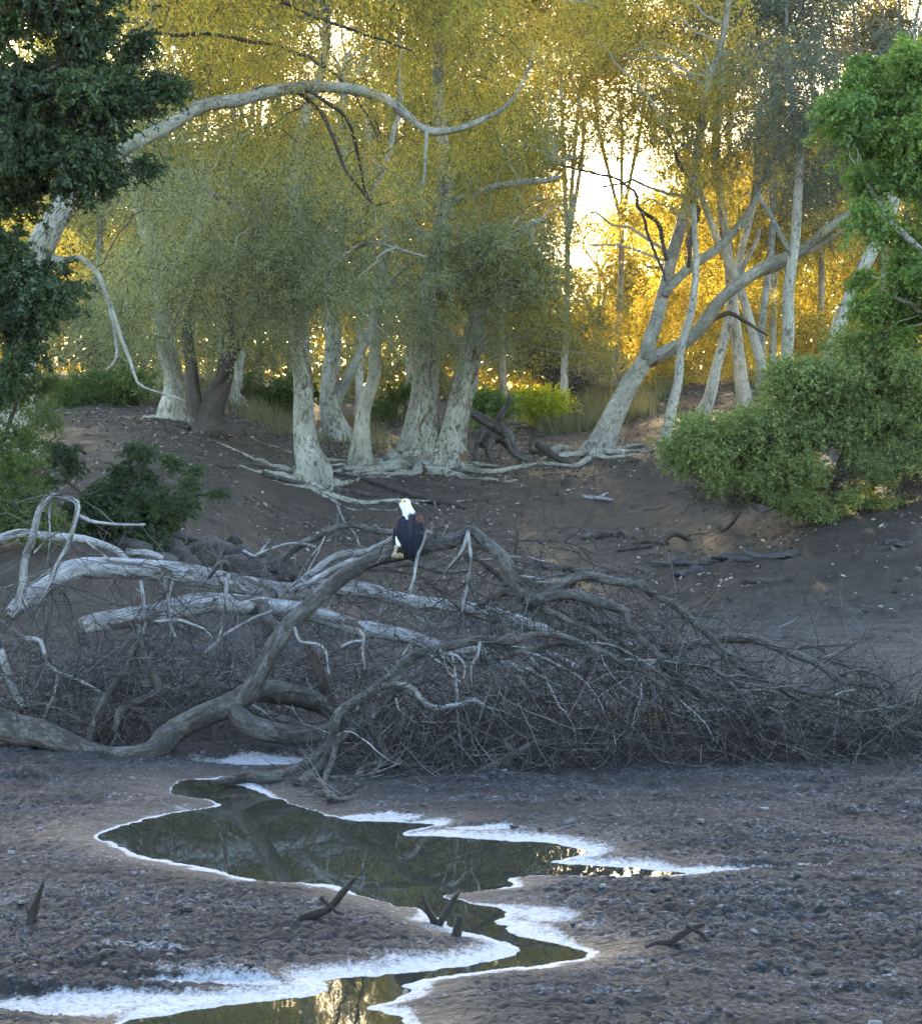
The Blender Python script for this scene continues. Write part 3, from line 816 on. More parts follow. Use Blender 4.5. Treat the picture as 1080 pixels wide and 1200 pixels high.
for (cx, cy, rx, ry, n, od, dd, s, lf, key) in [(330, 80, 170, 60, 12, 2, 2, 1.1, GO, 'fever_thin'), (260, 140, 90, 40, 5, 1, 1.5, .8, O, 'fever_thin'), (430, 190, 90, 50, 6, 2.5, 1.5, .9, GO, 'fever_thin'), (560, 90, 80, 60, 6, 3, 2, 1.1, GO, 'fever_thin'), (170, 200, 60, 50, 6, 1, 2, 1.2, G, 'fever'), (230, -90, 200, 70, 12, 1, 4, 2, GO, 'fever')]:
    for p, s_ in ell(cx, cy, rx, ry, n, d14 + od, dd, s, int(cx)):
        clump(key, t14, p, s_, lf); tg.append(p)
branchlets(t14, an, tg, M['dark_bark'], .016, 14)

# ------------------------------------------------------------------ the grove behind, each tree its own
BACK_GROUP = 'trees of the grove behind the bank'
def grove_tree(px, d, height, lean, seed, leaf, label, key='far', n_cl=16, s_cl=1.9, trunk_r=.22, spread=3.6, bark='pale_bark', crown_lo=.35):
    rr = np.random.default_rng(seed)
    x0 = (px - CXP) / FPX * d
    z0 = base1(x0, d)
    b = np.array([x0, d, z0])
    t = thing('grove_tree', label, 'tree', b, BACK_GROUP)
    fork = height * rr.uniform(.28, .42)
    top = b + np.array([lean * .5, rr.uniform(-.6, .6), fork])
    P = crom(np.array([np.append(b - [0, 0, .3], trunk_r * 1.4), np.append(b + [lean * .1, 0, fork * .3], trunk_r), np.append(b + [lean * .3 + rr.uniform(-.2, .2), 0, fork * .65], trunk_r * .9), np.append(top, trunk_r * .8)]), .5)
    V, F = tube(P[:, :3], P[:, 3], 9, .07, seed); part('trunk', V, F, M[bark], t)
    anchors = [P[-3:, :3]]
    nl = int(rr.integers(3, 5))
    for i in range(nl):
        a = 2 * PI * (i + rr.uniform(-.25, .25)) / nl
        e = top + np.array([math.cos(a) * spread * rr.uniform(.4, .9) + lean * .5, math.sin(a) * spread * .7, (height - fork) * rr.uniform(.6, .92)])
        q1 = top + (e - top) * .33 + np.array([0, 0, .08 * height]) + rr.normal(size=3) * .35
        q2 = top + (e - top) * .68 + np.array([0, 0, .04 * height]) + rr.normal(size=3) * .45
        A = crom(np.array([np.append(top, trunk_r * .62), np.append(q1, trunk_r * .48), np.append(q2, trunk_r * .3), np.append(e, trunk_r * .12)]), .5)
        V, F = tube(A[:, :3], A[:, 3], 7, .08, seed + i); part('limb', V, F, M[bark], t)
        anchors.append(A[2:, :3])
    tg = []
    for i in range(n_cl):
        a = rr.uniform(0, 2 * PI); q = math.sqrt(rr.uniform(0, 1)) * spread
        hz = height * (crown_lo + (1 - crown_lo) * rr.uniform(0, 1) ** .8)
        p = b + np.array([math.cos(a) * q + lean, math.sin(a) * q * .8, hz])
        clump(key, t, p, s_cl * rr.uniform(.75, 1.25), leaf); tg.append(p)
    branchlets(t, anchors, tg, M['limb_bark'], .02, seed)
    return t
k_ = 0
GL = {'leaf_gold': ['tall grove tree with sunlit golden foliage behind the fever trees', 'golden-leaved tree standing deep in the backlit grove'],
      'leaf_olive': ['olive-leaved grove tree in half shade behind the bank', 'grove tree with olive foliage standing far behind the trunks'],
      'leaf_dusk': ['grove tree with dull grey-green shaded foliage', 'grove tree with dull grey-green foliage in deep shade'],
      'leaf_grey': ['grey-green feathery tree in the shaded left grove', 'grey-green feathery tree far back in the left grove']}
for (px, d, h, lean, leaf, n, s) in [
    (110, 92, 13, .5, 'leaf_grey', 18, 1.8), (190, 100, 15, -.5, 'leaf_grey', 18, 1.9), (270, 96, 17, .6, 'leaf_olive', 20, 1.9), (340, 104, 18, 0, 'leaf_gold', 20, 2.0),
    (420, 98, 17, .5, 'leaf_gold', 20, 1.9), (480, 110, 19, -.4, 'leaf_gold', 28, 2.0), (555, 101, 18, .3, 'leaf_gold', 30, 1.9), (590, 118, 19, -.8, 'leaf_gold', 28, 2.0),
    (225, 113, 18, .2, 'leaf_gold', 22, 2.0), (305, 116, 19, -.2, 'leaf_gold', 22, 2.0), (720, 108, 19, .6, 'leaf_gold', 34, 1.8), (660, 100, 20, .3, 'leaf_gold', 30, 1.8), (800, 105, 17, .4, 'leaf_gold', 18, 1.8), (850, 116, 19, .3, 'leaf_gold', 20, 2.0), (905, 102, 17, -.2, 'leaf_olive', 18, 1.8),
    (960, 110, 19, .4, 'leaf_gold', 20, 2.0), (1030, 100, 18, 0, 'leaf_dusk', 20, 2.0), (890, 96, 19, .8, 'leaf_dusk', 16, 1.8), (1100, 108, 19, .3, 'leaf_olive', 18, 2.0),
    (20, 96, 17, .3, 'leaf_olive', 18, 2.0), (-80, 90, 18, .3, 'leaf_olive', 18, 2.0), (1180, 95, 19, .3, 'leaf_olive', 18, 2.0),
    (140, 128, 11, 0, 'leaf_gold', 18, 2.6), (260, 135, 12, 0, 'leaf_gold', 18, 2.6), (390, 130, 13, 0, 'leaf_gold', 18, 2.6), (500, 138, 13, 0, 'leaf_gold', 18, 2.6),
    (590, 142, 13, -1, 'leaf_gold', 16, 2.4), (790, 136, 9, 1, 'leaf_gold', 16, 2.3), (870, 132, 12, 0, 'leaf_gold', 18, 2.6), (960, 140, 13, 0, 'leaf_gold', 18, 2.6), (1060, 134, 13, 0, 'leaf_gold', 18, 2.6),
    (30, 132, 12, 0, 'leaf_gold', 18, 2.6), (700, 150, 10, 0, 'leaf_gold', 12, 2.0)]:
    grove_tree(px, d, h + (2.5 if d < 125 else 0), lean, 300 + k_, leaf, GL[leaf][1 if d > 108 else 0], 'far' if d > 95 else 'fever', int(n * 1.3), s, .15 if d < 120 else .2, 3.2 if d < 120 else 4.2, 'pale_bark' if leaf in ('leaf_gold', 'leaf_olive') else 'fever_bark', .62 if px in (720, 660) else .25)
    k_ += 1

# distant wood that closes the view
rr = np.random.default_rng(5)
nW = 100000
nL = 50000
pxw = rr.uniform(-500, 1600, nW); dw = rr.uniform(165, 230, nW); dw[:nL] = rr.uniform(148, 168, nL)
topw = 10 + 7 * fbm(pxw / 90., pxw * 0, 8, 3) - 9 * np.exp(-((pxw - 690) / 70.) ** 2)
topw[:nL] = 5 + 5 * fbm(pxw[:nL] / 40., pxw[:nL] * 0, 18, 3) - 3.5 * np.exp(-((pxw[:nL] - 690) / 70.) ** 2)
xw = (pxw - CXP) / FPX * dw
zw = base(xw, dw) + topw * rr.uniform(0, 1, nW)
C = np.stack([xw, dw, zw], 1)
A = rr.normal(size=(nW, 3)); A /= np.linalg.norm(A, axis=1)[:, None]
S = np.cross(A, rr.normal(size=(nW, 3))); S /= np.linalg.norm(S, axis=1)[:, None]
l = rr.uniform(.15, .38, nW)[:, None]
Q = np.stack([C - A * l, C + S * l * .6, C + A * l, C - S * l * .6], 1).reshape(-1, 3)
o = add('distant_wood', np_mesh('distant_wood', Q, np.arange(nW * 4).reshape(-1, 4), [M['leaf_gold']], False))
tag(o, 'far golden wood closing the view behind the grove', 'wood', None, 'stuff')

# ------------------------------------------------------------------ leafy trees and bushes at the edges
def leafy(name, label, cat, bpx, crowns, key, leaf, limbs, bark='dark_bark', d=None, twig=None, group=None, seed=0, basep=None):
    b = gp(*bpx) if basep is None else basep
    t = thing(name, label, cat, b, group)
    dd0 = b[1]
    an = []
    for i, (pts, dd) in enumerate(limbs):
        P, R = limb_part('trunk' if i == 0 and cat == 'tree' else 'branch', drift(pts, dd0, dd), M[bark], t, .2, 8, .1, seed + i, 1.2)
        an.append(P)
    tg = []
    for (cx, cy, rx, ry, n, od, sp, s) in crowns:
        for p, s_ in ell(cx, cy, rx, ry, n, dd0 + od, sp, s, seed + int(cx + cy)):
            clump(key, t, p, s_, leaf, twig=twig); tg.append(p)
    if an: branchlets(t, an, tg, M[bark], .016, seed)
    return t
leafy('broadleaf_tree', 'dense dark green broad-leaved tree hanging in at the left edge', 'tree', (-60, 640),
      [(50, 60, 90, 70, 16, 0, 1.5, .85), (150, 90, 55, 45, 7, 0, 1, .65), (30, 190, 75, 60, 12, 0, 1.5, .75), (140, 190, 36, 50, 6, 0, 1, .55), (10, 350, 55, 70, 10, -1, 1, .65), (-40, 200, 60, 250, 14, 0, 2, .9), (40, 380, 36, 36, 4, -1, .6, .5), (190, 95, 22, 14, 2, 0, .5, .42), (60, -60, 120, 50, 8, 0, 1.5, 1.0), (70, 120, 70, 50, 10, .5, 1, .7), (20, 430, 36, 30, 5, -.5, .8, .5)],
      'broad', 'leaf_dark', [([(-90, 660, 22), (-95, 520, 18), (-85, 380, 16), (-70, 260, 13), (-50, 160, 10), (-20, 60, 7), (30, -40, 4)], 0),
      ([(-80, 330, 9), (-30, 270, 7), (20, 190, 5), (60, 130, 3.5), (110, 95, 2.5), (165, 85, 1.6)], 1), ([(-70, 260, 7), (-10, 160, 5), (50, 90, 3), (85, 60, 2)], -1), ([(-85, 400, 6), (-40, 370, 5), (0, 345, 3.5), (45, 360, 2)], -1), ([(10, 190, 2.5), (40, 200, 2), (75, 165, 1.5), (80, 95, 1.3)], 0)], seed=31)
leafy('leafy_shrub', 'loose mid-green shrub below the dark broad-leaved tree', 'shrub', (-10, 640),
      [(10, 500, 50, 60, 9, 0, 1.2, .6), (20, 570, 55, 40, 7, -.5, 1, .55), (40, 450, 25, 20, 3, 0, .6, .4), (10, 600, 60, 30, 8, -.5, 1, .5)], 'bush', 'leaf_scrub',
      [([(-30, 640, 5), (-20, 570, 4), (5, 510, 3), (25, 460, 2)], 0), ([(-20, 630, 4), (20, 590, 3), (50, 560, 2)], 0)], seed=32)
leafy('glossy_bush', 'dark glossy-leaved bush above the boulders on the left bank', 'bush', (150, 636),
      [(135, 585, 55, 42, 12, 0, 1, .5), (195, 570, 36, 40, 7, 0, .8, .42), (100, 615, 45, 26, 6, 0, .8, .42), (170, 520, 16, 14, 2, 0, .4, .3), (225, 555, 14, 14, 2, 0, .4, .28), (245, 583, 18, 8, 2, 0, .3, .22), (180, 612, 45, 20, 8, 0, .6, .38), (70, 550, 20, 30, 4, 0, .5, .4), (150, 570, 75, 50, 12, .3, .8, .42), (215, 590, 36, 30, 5, 0, .5, .34)],
      'broad', 'leaf_dark', [([(150, 645, 4), (148, 600, 3), (165, 555, 2.2), (176, 515, 1.4)], 0), ([(152, 645, 3), (185, 605, 2.5), (220, 582, 1.8), (262, 580, 1)], 0), ([(148, 645, 3), (115, 600, 2.4), (80, 565, 1.5)], 0), ([(190, 640, 1.6), (180, 600, 1.4), (181, 575, 1)], -.3)], seed=33)
rb = gp(960, 606)
leafy('green_bush', 'large green bush with yellow flecks overhanging the right bank', 'bush', (960, 606),
      [(880, 515, 80, 34, 28, 0, 1.2, .66), (980, 450, 90, 50, 30, 1, 1.5, .8), (1060, 420, 60, 60, 10, 1.5, 1.5, .85), (830, 535, 45, 35, 9, 0, .8, .55), (900, 555, 70, 25, 7, -.5, .8, .5), (970, 530, 70, 25, 6, -.8, .6, .5), (1060, 480, 50, 40, 7, 0, 1, .7), (960, 560, 100, 24, 14, -.6, .6, .5), (1050, 530, 45, 40, 12, -.4, .8, .6), (870, 575, 50, 14, 8, -.4, .5, .4), (980, 588, 90, 12, 14, -.5, .5, .42), (1040, 475, 60, 60, 18, 0, 1.2, .7), (950, 485, 70, 30, 12, .3, 1, .65), (810, 548, 24, 20, 4, 0, .5, .4)],
      'bush', 'leaf_bush', [([(960, 606, 6), (940, 560, 5), (900, 520, 4), (850, 500, 2.5)], 0), ([(970, 606, 6), (985, 540, 5), (1000, 480, 4), (1010, 420, 2.5)], 1), ([(1000, 600, 5), (1040, 540, 4), (1070, 470, 3)], 1), ([(950, 606, 4), (900, 590, 3.5), (850, 575, 2.5), (815, 560, 1.5)], -.5), ([(1000, 590, 3), (960, 560, 3), (925, 535, 2), (905, 520, 1.2)], -1)], seed=34)
t = thing('bare_shrub', 'tangle of bare dark stems under the overhanging green bush', 'shrub', gp(990, 610))
for p, s_ in ell(960, 575, 150, 30, 26, t.location[1] + .5, .5, .5, 5) + ell(1050, 560, 50, 30, 10, t.location[1] + .4, .5, .5, 6):
    clump('bare', t, p, s_, None, 'stems', twig='twig_dark')
leafy('green_tree', 'bright green leafy tree rising behind the bush at the right edge', 'tree', (1130, 590),
      [(1040, 150, 55, 70, 14, 0, 1.2, .75), (1060, 260, 45, 70, 10, 0, 1.2, .7), (1000, 170, 24, 40, 5, 0, .8, .5), (1085, 100, 40, 50, 8, 0, 1, .8), (1040, 345, 45, 40, 7, .5, 1, .6), (1110, 250, 40, 150, 12, 0, 1.5, .9), (1030, 390, 40, 20, 4, 0, .6, .5), (1010, 90, 20, 20, 2, .5, .5, .45)],
      'light', 'leaf_bright', [([(1140, 600, 20), (1135, 480, 16), (1120, 360, 13), (1105, 260, 10), (1085, 160, 7), (1070, 70, 4)], 0), ([(1118, 350, 7), (1080, 300, 5), (1040, 250, 3.5), (1005, 200, 2)], -.5), ([(1110, 290, 6), (1070, 220, 4), (1030, 150, 3), (1000, 110, 1.6)], .5), ([(1125, 400, 5), (1085, 370, 4), (1045, 345, 2.5)], 0)], 'fever_bark', seed=35)
# shrubs behind the bank
for (nm, lb, px, py, cr, key, lf, sd_) in [
    ('lime_bush', 'round yellow-green bush glowing beside the uprooted stump', 632, 500, [(630, 478, 24, 16, 12, -.5, .6, .85)], 'bush', 'leaf_lime', 1),
    ('lime_bush', 'green bush between the broken stem and the glowing yellow-green bush', 572, 505, [(572, 474, 22, 18, 10, -.5, .6, .75)], 'bush', 'leaf_bright', 2),
    ('dry_shrub', 'grey leafless thicket hanging behind the yellow-green bush', 650, 470, [(645, 425, 45, 28, 9, 3, 1, 1.0)], 'bare', None, 3),
    ('dry_shrub', 'grey leafless thicket at the foot of the leaning forked tree', 700, 480, [(700, 455, 40, 22, 8, 3, 1, .8)], 'bare', None, 4),
    ('scrub_bush', 'low green scrub behind the trunks at the foot of the left grove', 305, 478, [(310, 462, 36, 22, 9, 2, 1, .9)], 'bush', 'leaf_scrub', 5),
    ('scrub_bush', 'low green scrub growing left of the whitish trunk', 150, 480, [(130, 462, 60, 22, 12, 2, 1.5, .9)], 'bush', 'leaf_scrub', 6),
    ('scrub_bush', 'green scrub seen between the leaning trunk and the massive fluted tree', 462, 500, [(458, 475, 24, 24, 7, 2, 1, .8)], 'bush', 'leaf_scrub', 7),
    ('scrub_bush', 'green scrub seen between the scarred straight trunk and the trunk with root toes', 335, 490, [(345, 468, 30, 24, 7, 3, 1, .8)], 'bush', 'leaf_scrub', 8),
    ('scrub_bush', 'tall grey-green scrub rising behind the low green scrub on the left', 110, 470, [(100, 400, 70, 55, 14, 8, 2, 1.5)], 'far', 'leaf_grey', 9),
    ('scrub_bush', 'tall grey-green scrub between the whitish trunk and the dark forked tree', 290, 470, [(290, 400, 70, 60, 14, 9, 2, 1.5)], 'far', 'leaf_grey', 10),
    ('scrub_bush', 'shaded scrub filling the gap behind the massive fluted tree', 520, 480, [(540, 420, 70, 50, 14, 12, 2, 1.5)], 'far', 'leaf_grey', 11),
    ('scrub_bush', 'shaded scrub behind the trunk with root toes', 400, 480, [(410, 420, 60, 50, 12, 12, 2, 1.5)], 'far', 'leaf_grey', 12),
    ('scrub_bush', 'dull scrub behind the grey leafless thickets', 650, 470, [(640, 400, 70, 40, 12, 14, 2, 1.5)], 'far', 'leaf_dusk', 13),
    ('scrub_bush', 'yellow sunlit scrub low in the backlit grove on the right', 840, 470, [(850, 400, 120, 80, 34, 14, 4, 1.5)], 'far', 'leaf_gold', 14),
    ('scrub_bush', 'pale sunlit scrub below the bright sky gap', 730, 470, [(730, 440, 40, 24, 7, 20, 3, 1.4)], 'far', 'leaf_dry', 15)]:
    b = gp(px, py)
    t = thing(nm, lb, 'bush' if nm != 'dry_shrub' else 'shrub', b)
    for (cx, cy, rx, ry, n, od, sp, s) in cr:
        for p, s_ in ell(cx, cy, rx, ry, n, b[1] + od, sp, s, sd_ * 13):
            clump(key, t, p, s_, lf)

def gz(xq, yq):
    """height of the built ground sheet (nearest grid point)"""
    ri = np.clip(np.searchsorted(YR, yq), 0, nr - 1)
    ci = np.clip(((xq / np.maximum(yq, 12.) + .215) / .43 * (NU - 1)).round().astype(int), 0, NU - 1) + len(t_out)
    return z_grid[ri, ci]
z_grid = z.reshape(nr, nc)
def gz1(xq, yq): return float(gz(np.array([xq]), np.array([yq]))[0])
# grass and leaf litter
def blades(n, px0, px1, d0, d1, h0, h1, seed, w=.012, mask_s=.25, thr=.45):
    r = np.random.default_rng(seed)
    d = r.uniform(d0, d1, n); px = r.uniform(px0, px1, n)
    x = (px - CXP) / FPX * d
    keep = fbm(x * mask_s * 2, d * mask_s, seed, 3) > thr
    x, d = x[keep], d[keep]; n = len(x)
    z = base(x, d)
    h = r.uniform(h0, h1, n); a = r.uniform(0, 2 * PI, n)
    B = np.stack([x, d, z], 1)
    S = np.stack([np.cos(a), np.sin(a), 0 * a], 1) * w
    lean = r.normal(size=(n, 3)) * .25; lean[:, 2] = 1
    T = B + lean * h[:, None]
    V = np.stack([B - S, B + S, T], 1).reshape(-1, 3)
    return V, np.arange(len(V)).reshape(-1, 3)
V1, F1 = blades(6500, 40, 480, 80, 100, .25, .7, 3, .02)
V2, F2 = blades(9000, 630, 800, 90, 118, .3, .9, 4, .02, .25, .38)
V, F = join([(V1, F1), (V2, F2)])
o = add('grass', np_mesh('grass', V, F, [M['grass']], False)); tag(o, 'thin dry grass growing behind the trunks', 'grass', None, 'stuff')
r = np.random.default_rng(77)
n = 42000
d = r.uniform(46, 100, n); px = r.uniform(-60, 1140, n); xl = (px - CXP) / FPX * d
keep = fbm(xl * .4, d * .4, 12, 3) + .25 * smooth(62, 78, d) > r.uniform(.35, .9, n)
xl, d = xl[keep], d[keep]; n = len(xl)
C = np.stack([xl, d, gz(xl, d) + .02], 1)
a = r.uniform(0, 2 * PI, n); A = np.stack([np.cos(a), np.sin(a), r.normal(size=n) * .3], 1); S = np.stack([-np.sin(a), np.cos(a), r.normal(size=n) * .3], 1)
l = r.uniform(.02, .075, n)[:, None]
Q = np.stack([C - A * l, C + S * l * .6, C + A * l, C - S * l * .6], 1).reshape(-1, 3)
o = add('leaf_litter', np_mesh('leaf_litter', Q, np.arange(n * 4).reshape(-1, 4), [M['litter']], False)); tag(o, 'scattered fallen leaves on the dark bank', 'leaf litter', None, 'stuff')

# crumbs of dried mud on the flat
def rock_mesh(seed, sub=1, rough=.3, sq=(1, 1, .7)):
    import bmesh
    bm = bmesh.new(); bmesh.ops.create_icosphere(bm, subdivisions=sub, radius=1)
    r = np.random.default_rng(seed)
    ph = r.uniform(0, 9, 6)
    for v in bm.verts:
        c = v.co
        f = 1 + rough * (math.sin(c.x * 2.3 + ph[0]) * math.sin(c.y * 2.7 + ph[1]) + .6 * math.sin(c.z * 4 + ph[2] + c.x * 3) + .35 * math.sin(c.x * 7 + ph[3]) * math.sin(c.y * 6 + ph[4])) + r.uniform(-.06, .06)
        v.co = Vector((c.x * f * sq[0], c.y * f * sq[1], c.z * f * sq[2]))
    bm.verts.ensure_lookup_table()
    V = np.array([v.co[:] for v in bm.verts]); F = np.array([[v.index for v in f.verts] for f in bm.faces]); bm.free()
    return V, F
r = np.random.default_rng(8)
n = 1500
yp = r.uniform(880, 1260, n); xp = r.uniform(-60, 1140, n)
XY = np.array([flat(a, b) for a, b in zip(xp, yp)])
sdc = poly_sd(POOLW, XY[:, 0], XY[:, 1])
keep = (sdc > .3) & (~((gz(XY[:, 0], XY[:, 1]) < .03))) & (fbm(XY[:, 0] * .8, XY[:, 1] * .6, 33, 3) > r.uniform(.3, .75, n))
XY = XY[keep]; n = len(XY)
RV = [rock_mesh(s, 1, .35, (1, 1, .75)) for s in range(4)]
acc = []
zg = gz(XY[:, 0], XY[:, 1])
for i in range(n):
    v, f = RV[i % 4]
    s = r.uniform(.008, .03) * (1.5 if r.random() < .12 else 1)
    a = r.uniform(0, 6.28); ca, sa = math.cos(a), math.sin(a)
    vv = np.stack([v[:, 0] * ca - v[:, 1] * sa, v[:, 0] * sa + v[:, 1] * ca, v[:, 2]], 1) * s
    acc.append((vv + [XY[i, 0], XY[i, 1], zg[i] + s * .25], f))
V, F = join(acc)
m, nt, out = new_mat('mud_crumb'); g = NT(nt); M['crumb'] = m
geo = g.n('ShaderNodeNewGeometry')
cc = g.ramp(geo.outputs['Random Per Island'], [(0., (.03, .028, .028)), (.7, (.07, .067, .068)), (1., (.16, .158, .165))])
principled(g, out, cc, .9)
o = add('mud_crumbs', np_mesh('mud_crumbs', V, F, [M['crumb']], False)); tag(o, 'crumbs of dried mud strewn over the flat', 'mud', None, 'stuff')

# boulders on the left bank and mud lumps on the right
m, nt, out = new_mat('boulder'); g = NT(nt); M['boulder'] = m
v = g.pos(); a_ = g.noise(v, 3, 6, .65); b_ = g.noise(v, 16, 5, .7)
c = g.mix(g.ramp(a_, [(.35, 0.), (.65, 1.)]), (.03, .027, .027), (.07, .064, .064))
c = g.mix(g.ramp(b_, [(.55, 0.), (.72, .6)]), c, (.13, .12, .118))
principled(g, out, c, .85, g.bump(g.math('ADD', a_, b_), .8, .06))
BM = []
for s in range(6):
    V, F = rock_mesh(40 + s, 3, .22, (1, .85, .7)); BM.append(np_mesh('boulder', V, F, [M['boulder']], True))
r = np.random.default_rng(19)
spots = [(200, 640, 24), (232, 648, 30), (262, 660, 28), (290, 664, 22), (250, 640, 22), (282, 645, 18), (212, 662, 24), (240, 672, 22), (300, 650, 16), (180, 655, 24), (318, 662, 16), (335, 672, 15), (300, 676, 16), (270, 682, 18), (160, 640, 22), (352, 680, 14), (320, 685, 14), (215, 628, 16), (375, 688, 12), (190, 678, 18), (275, 632, 10), (310, 636, 9)]
for i, (px, py, s) in enumerate(spots):
    p = gp(px, py + s * .45)
    o = add('boulder', BM[i % 6])
    sz = s * p[1] / FPX
    o.location = (p[0], p[1], p[2] + sz * .28); o.scale = (sz * r.uniform(.9, 1.25), sz * r.uniform(.8, 1.1), sz * r.uniform(.7, .95)); o.rotation_euler = (r.uniform(-.2, .2), r.uniform(-.2, .2), r.uniform(0, 6.28))
    tag(o, 'dark rounded boulder in the row at the foot of the left bank', 'boulder', 'boulders along the left bank')
spots = [(778, 660, 9), (795, 657, 12), (815, 660, 10), (832, 656, 12), (850, 652, 11), (868, 655, 12), (885, 650, 11), (905, 651, 12), (925, 648, 10), (820, 668, 10), (800, 672, 8), (690, 668, 12), (665, 664, 12), (650, 672, 9), (705, 672, 8), (1045, 634, 8), (1060, 637, 9), (1030, 636, 7), (755, 668, 7), (640, 662, 8), (985, 712, 10), (1000, 716, 10), (1015, 714, 8), (730, 676, 8)]
for i, (px, py, s) in enumerate(spots):
    p = gp(px, py + s * .4)
    o = add('mud_lump', BM[(i * 5 + 2) % 6])
    sz = s * p[1] / FPX
    o.location = (p[0], p[1], p[2] + sz * .25); o.scale = (sz * r.uniform(1.2, 1.7), sz * r.uniform(.8, 1.1), sz * r.uniform(.55, .8)); o.rotation_euler = (r.uniform(-.2, .2), r.uniform(-.2, .2), r.uniform(-.5, .5))
    tag(o, 'low dark mud lump on the foot of the right bank', 'mud lump', 'mud lumps along the bank foot')

# ------------------------------------------------------------------ dead wood
def dead(name, label, cat, basep, pieces, mat, step=.07, group=None, seed=0, k=10):
    t = thing(name, label, cat, basep, group)
    ctr = []
    for i, pc in enumerate(pieces):
        nm = pc[0]
        pts = [(p[0], p[1], min(p[2], (CAMH - .07) * FPX / (p[1] - 520)) if p[1] > 700 else p[2], p[3]) for p in pc[1]]   # never below the mud
        mt = pc[2] if len(pc) > 2 else mat
        rmax = max(p[3] for p in pts)
        P, R = px_path(pts, step, .7, seed + i)
        R = R * (.92 if seed in (3, 37) else .95)
        kk = 18 if rmax > 8 else (10 if rmax > 4 else 6)
        V, F = tube(P, R, kk, .15 if rmax > 6 else .14, seed * 7 + i)
        part(nm, V, F, M[mt], t)
        ctr.append((P, R))
    return t, ctr
def D(pts, d, r0, r1, dd=0.0):
    n = len(pts)
    return [(p[0], p[1], d + dd * i / max(n - 1, 1), r0 + (r1 - r0) * i / max(n - 1, 1)) for i, p in enumerate(pts)]
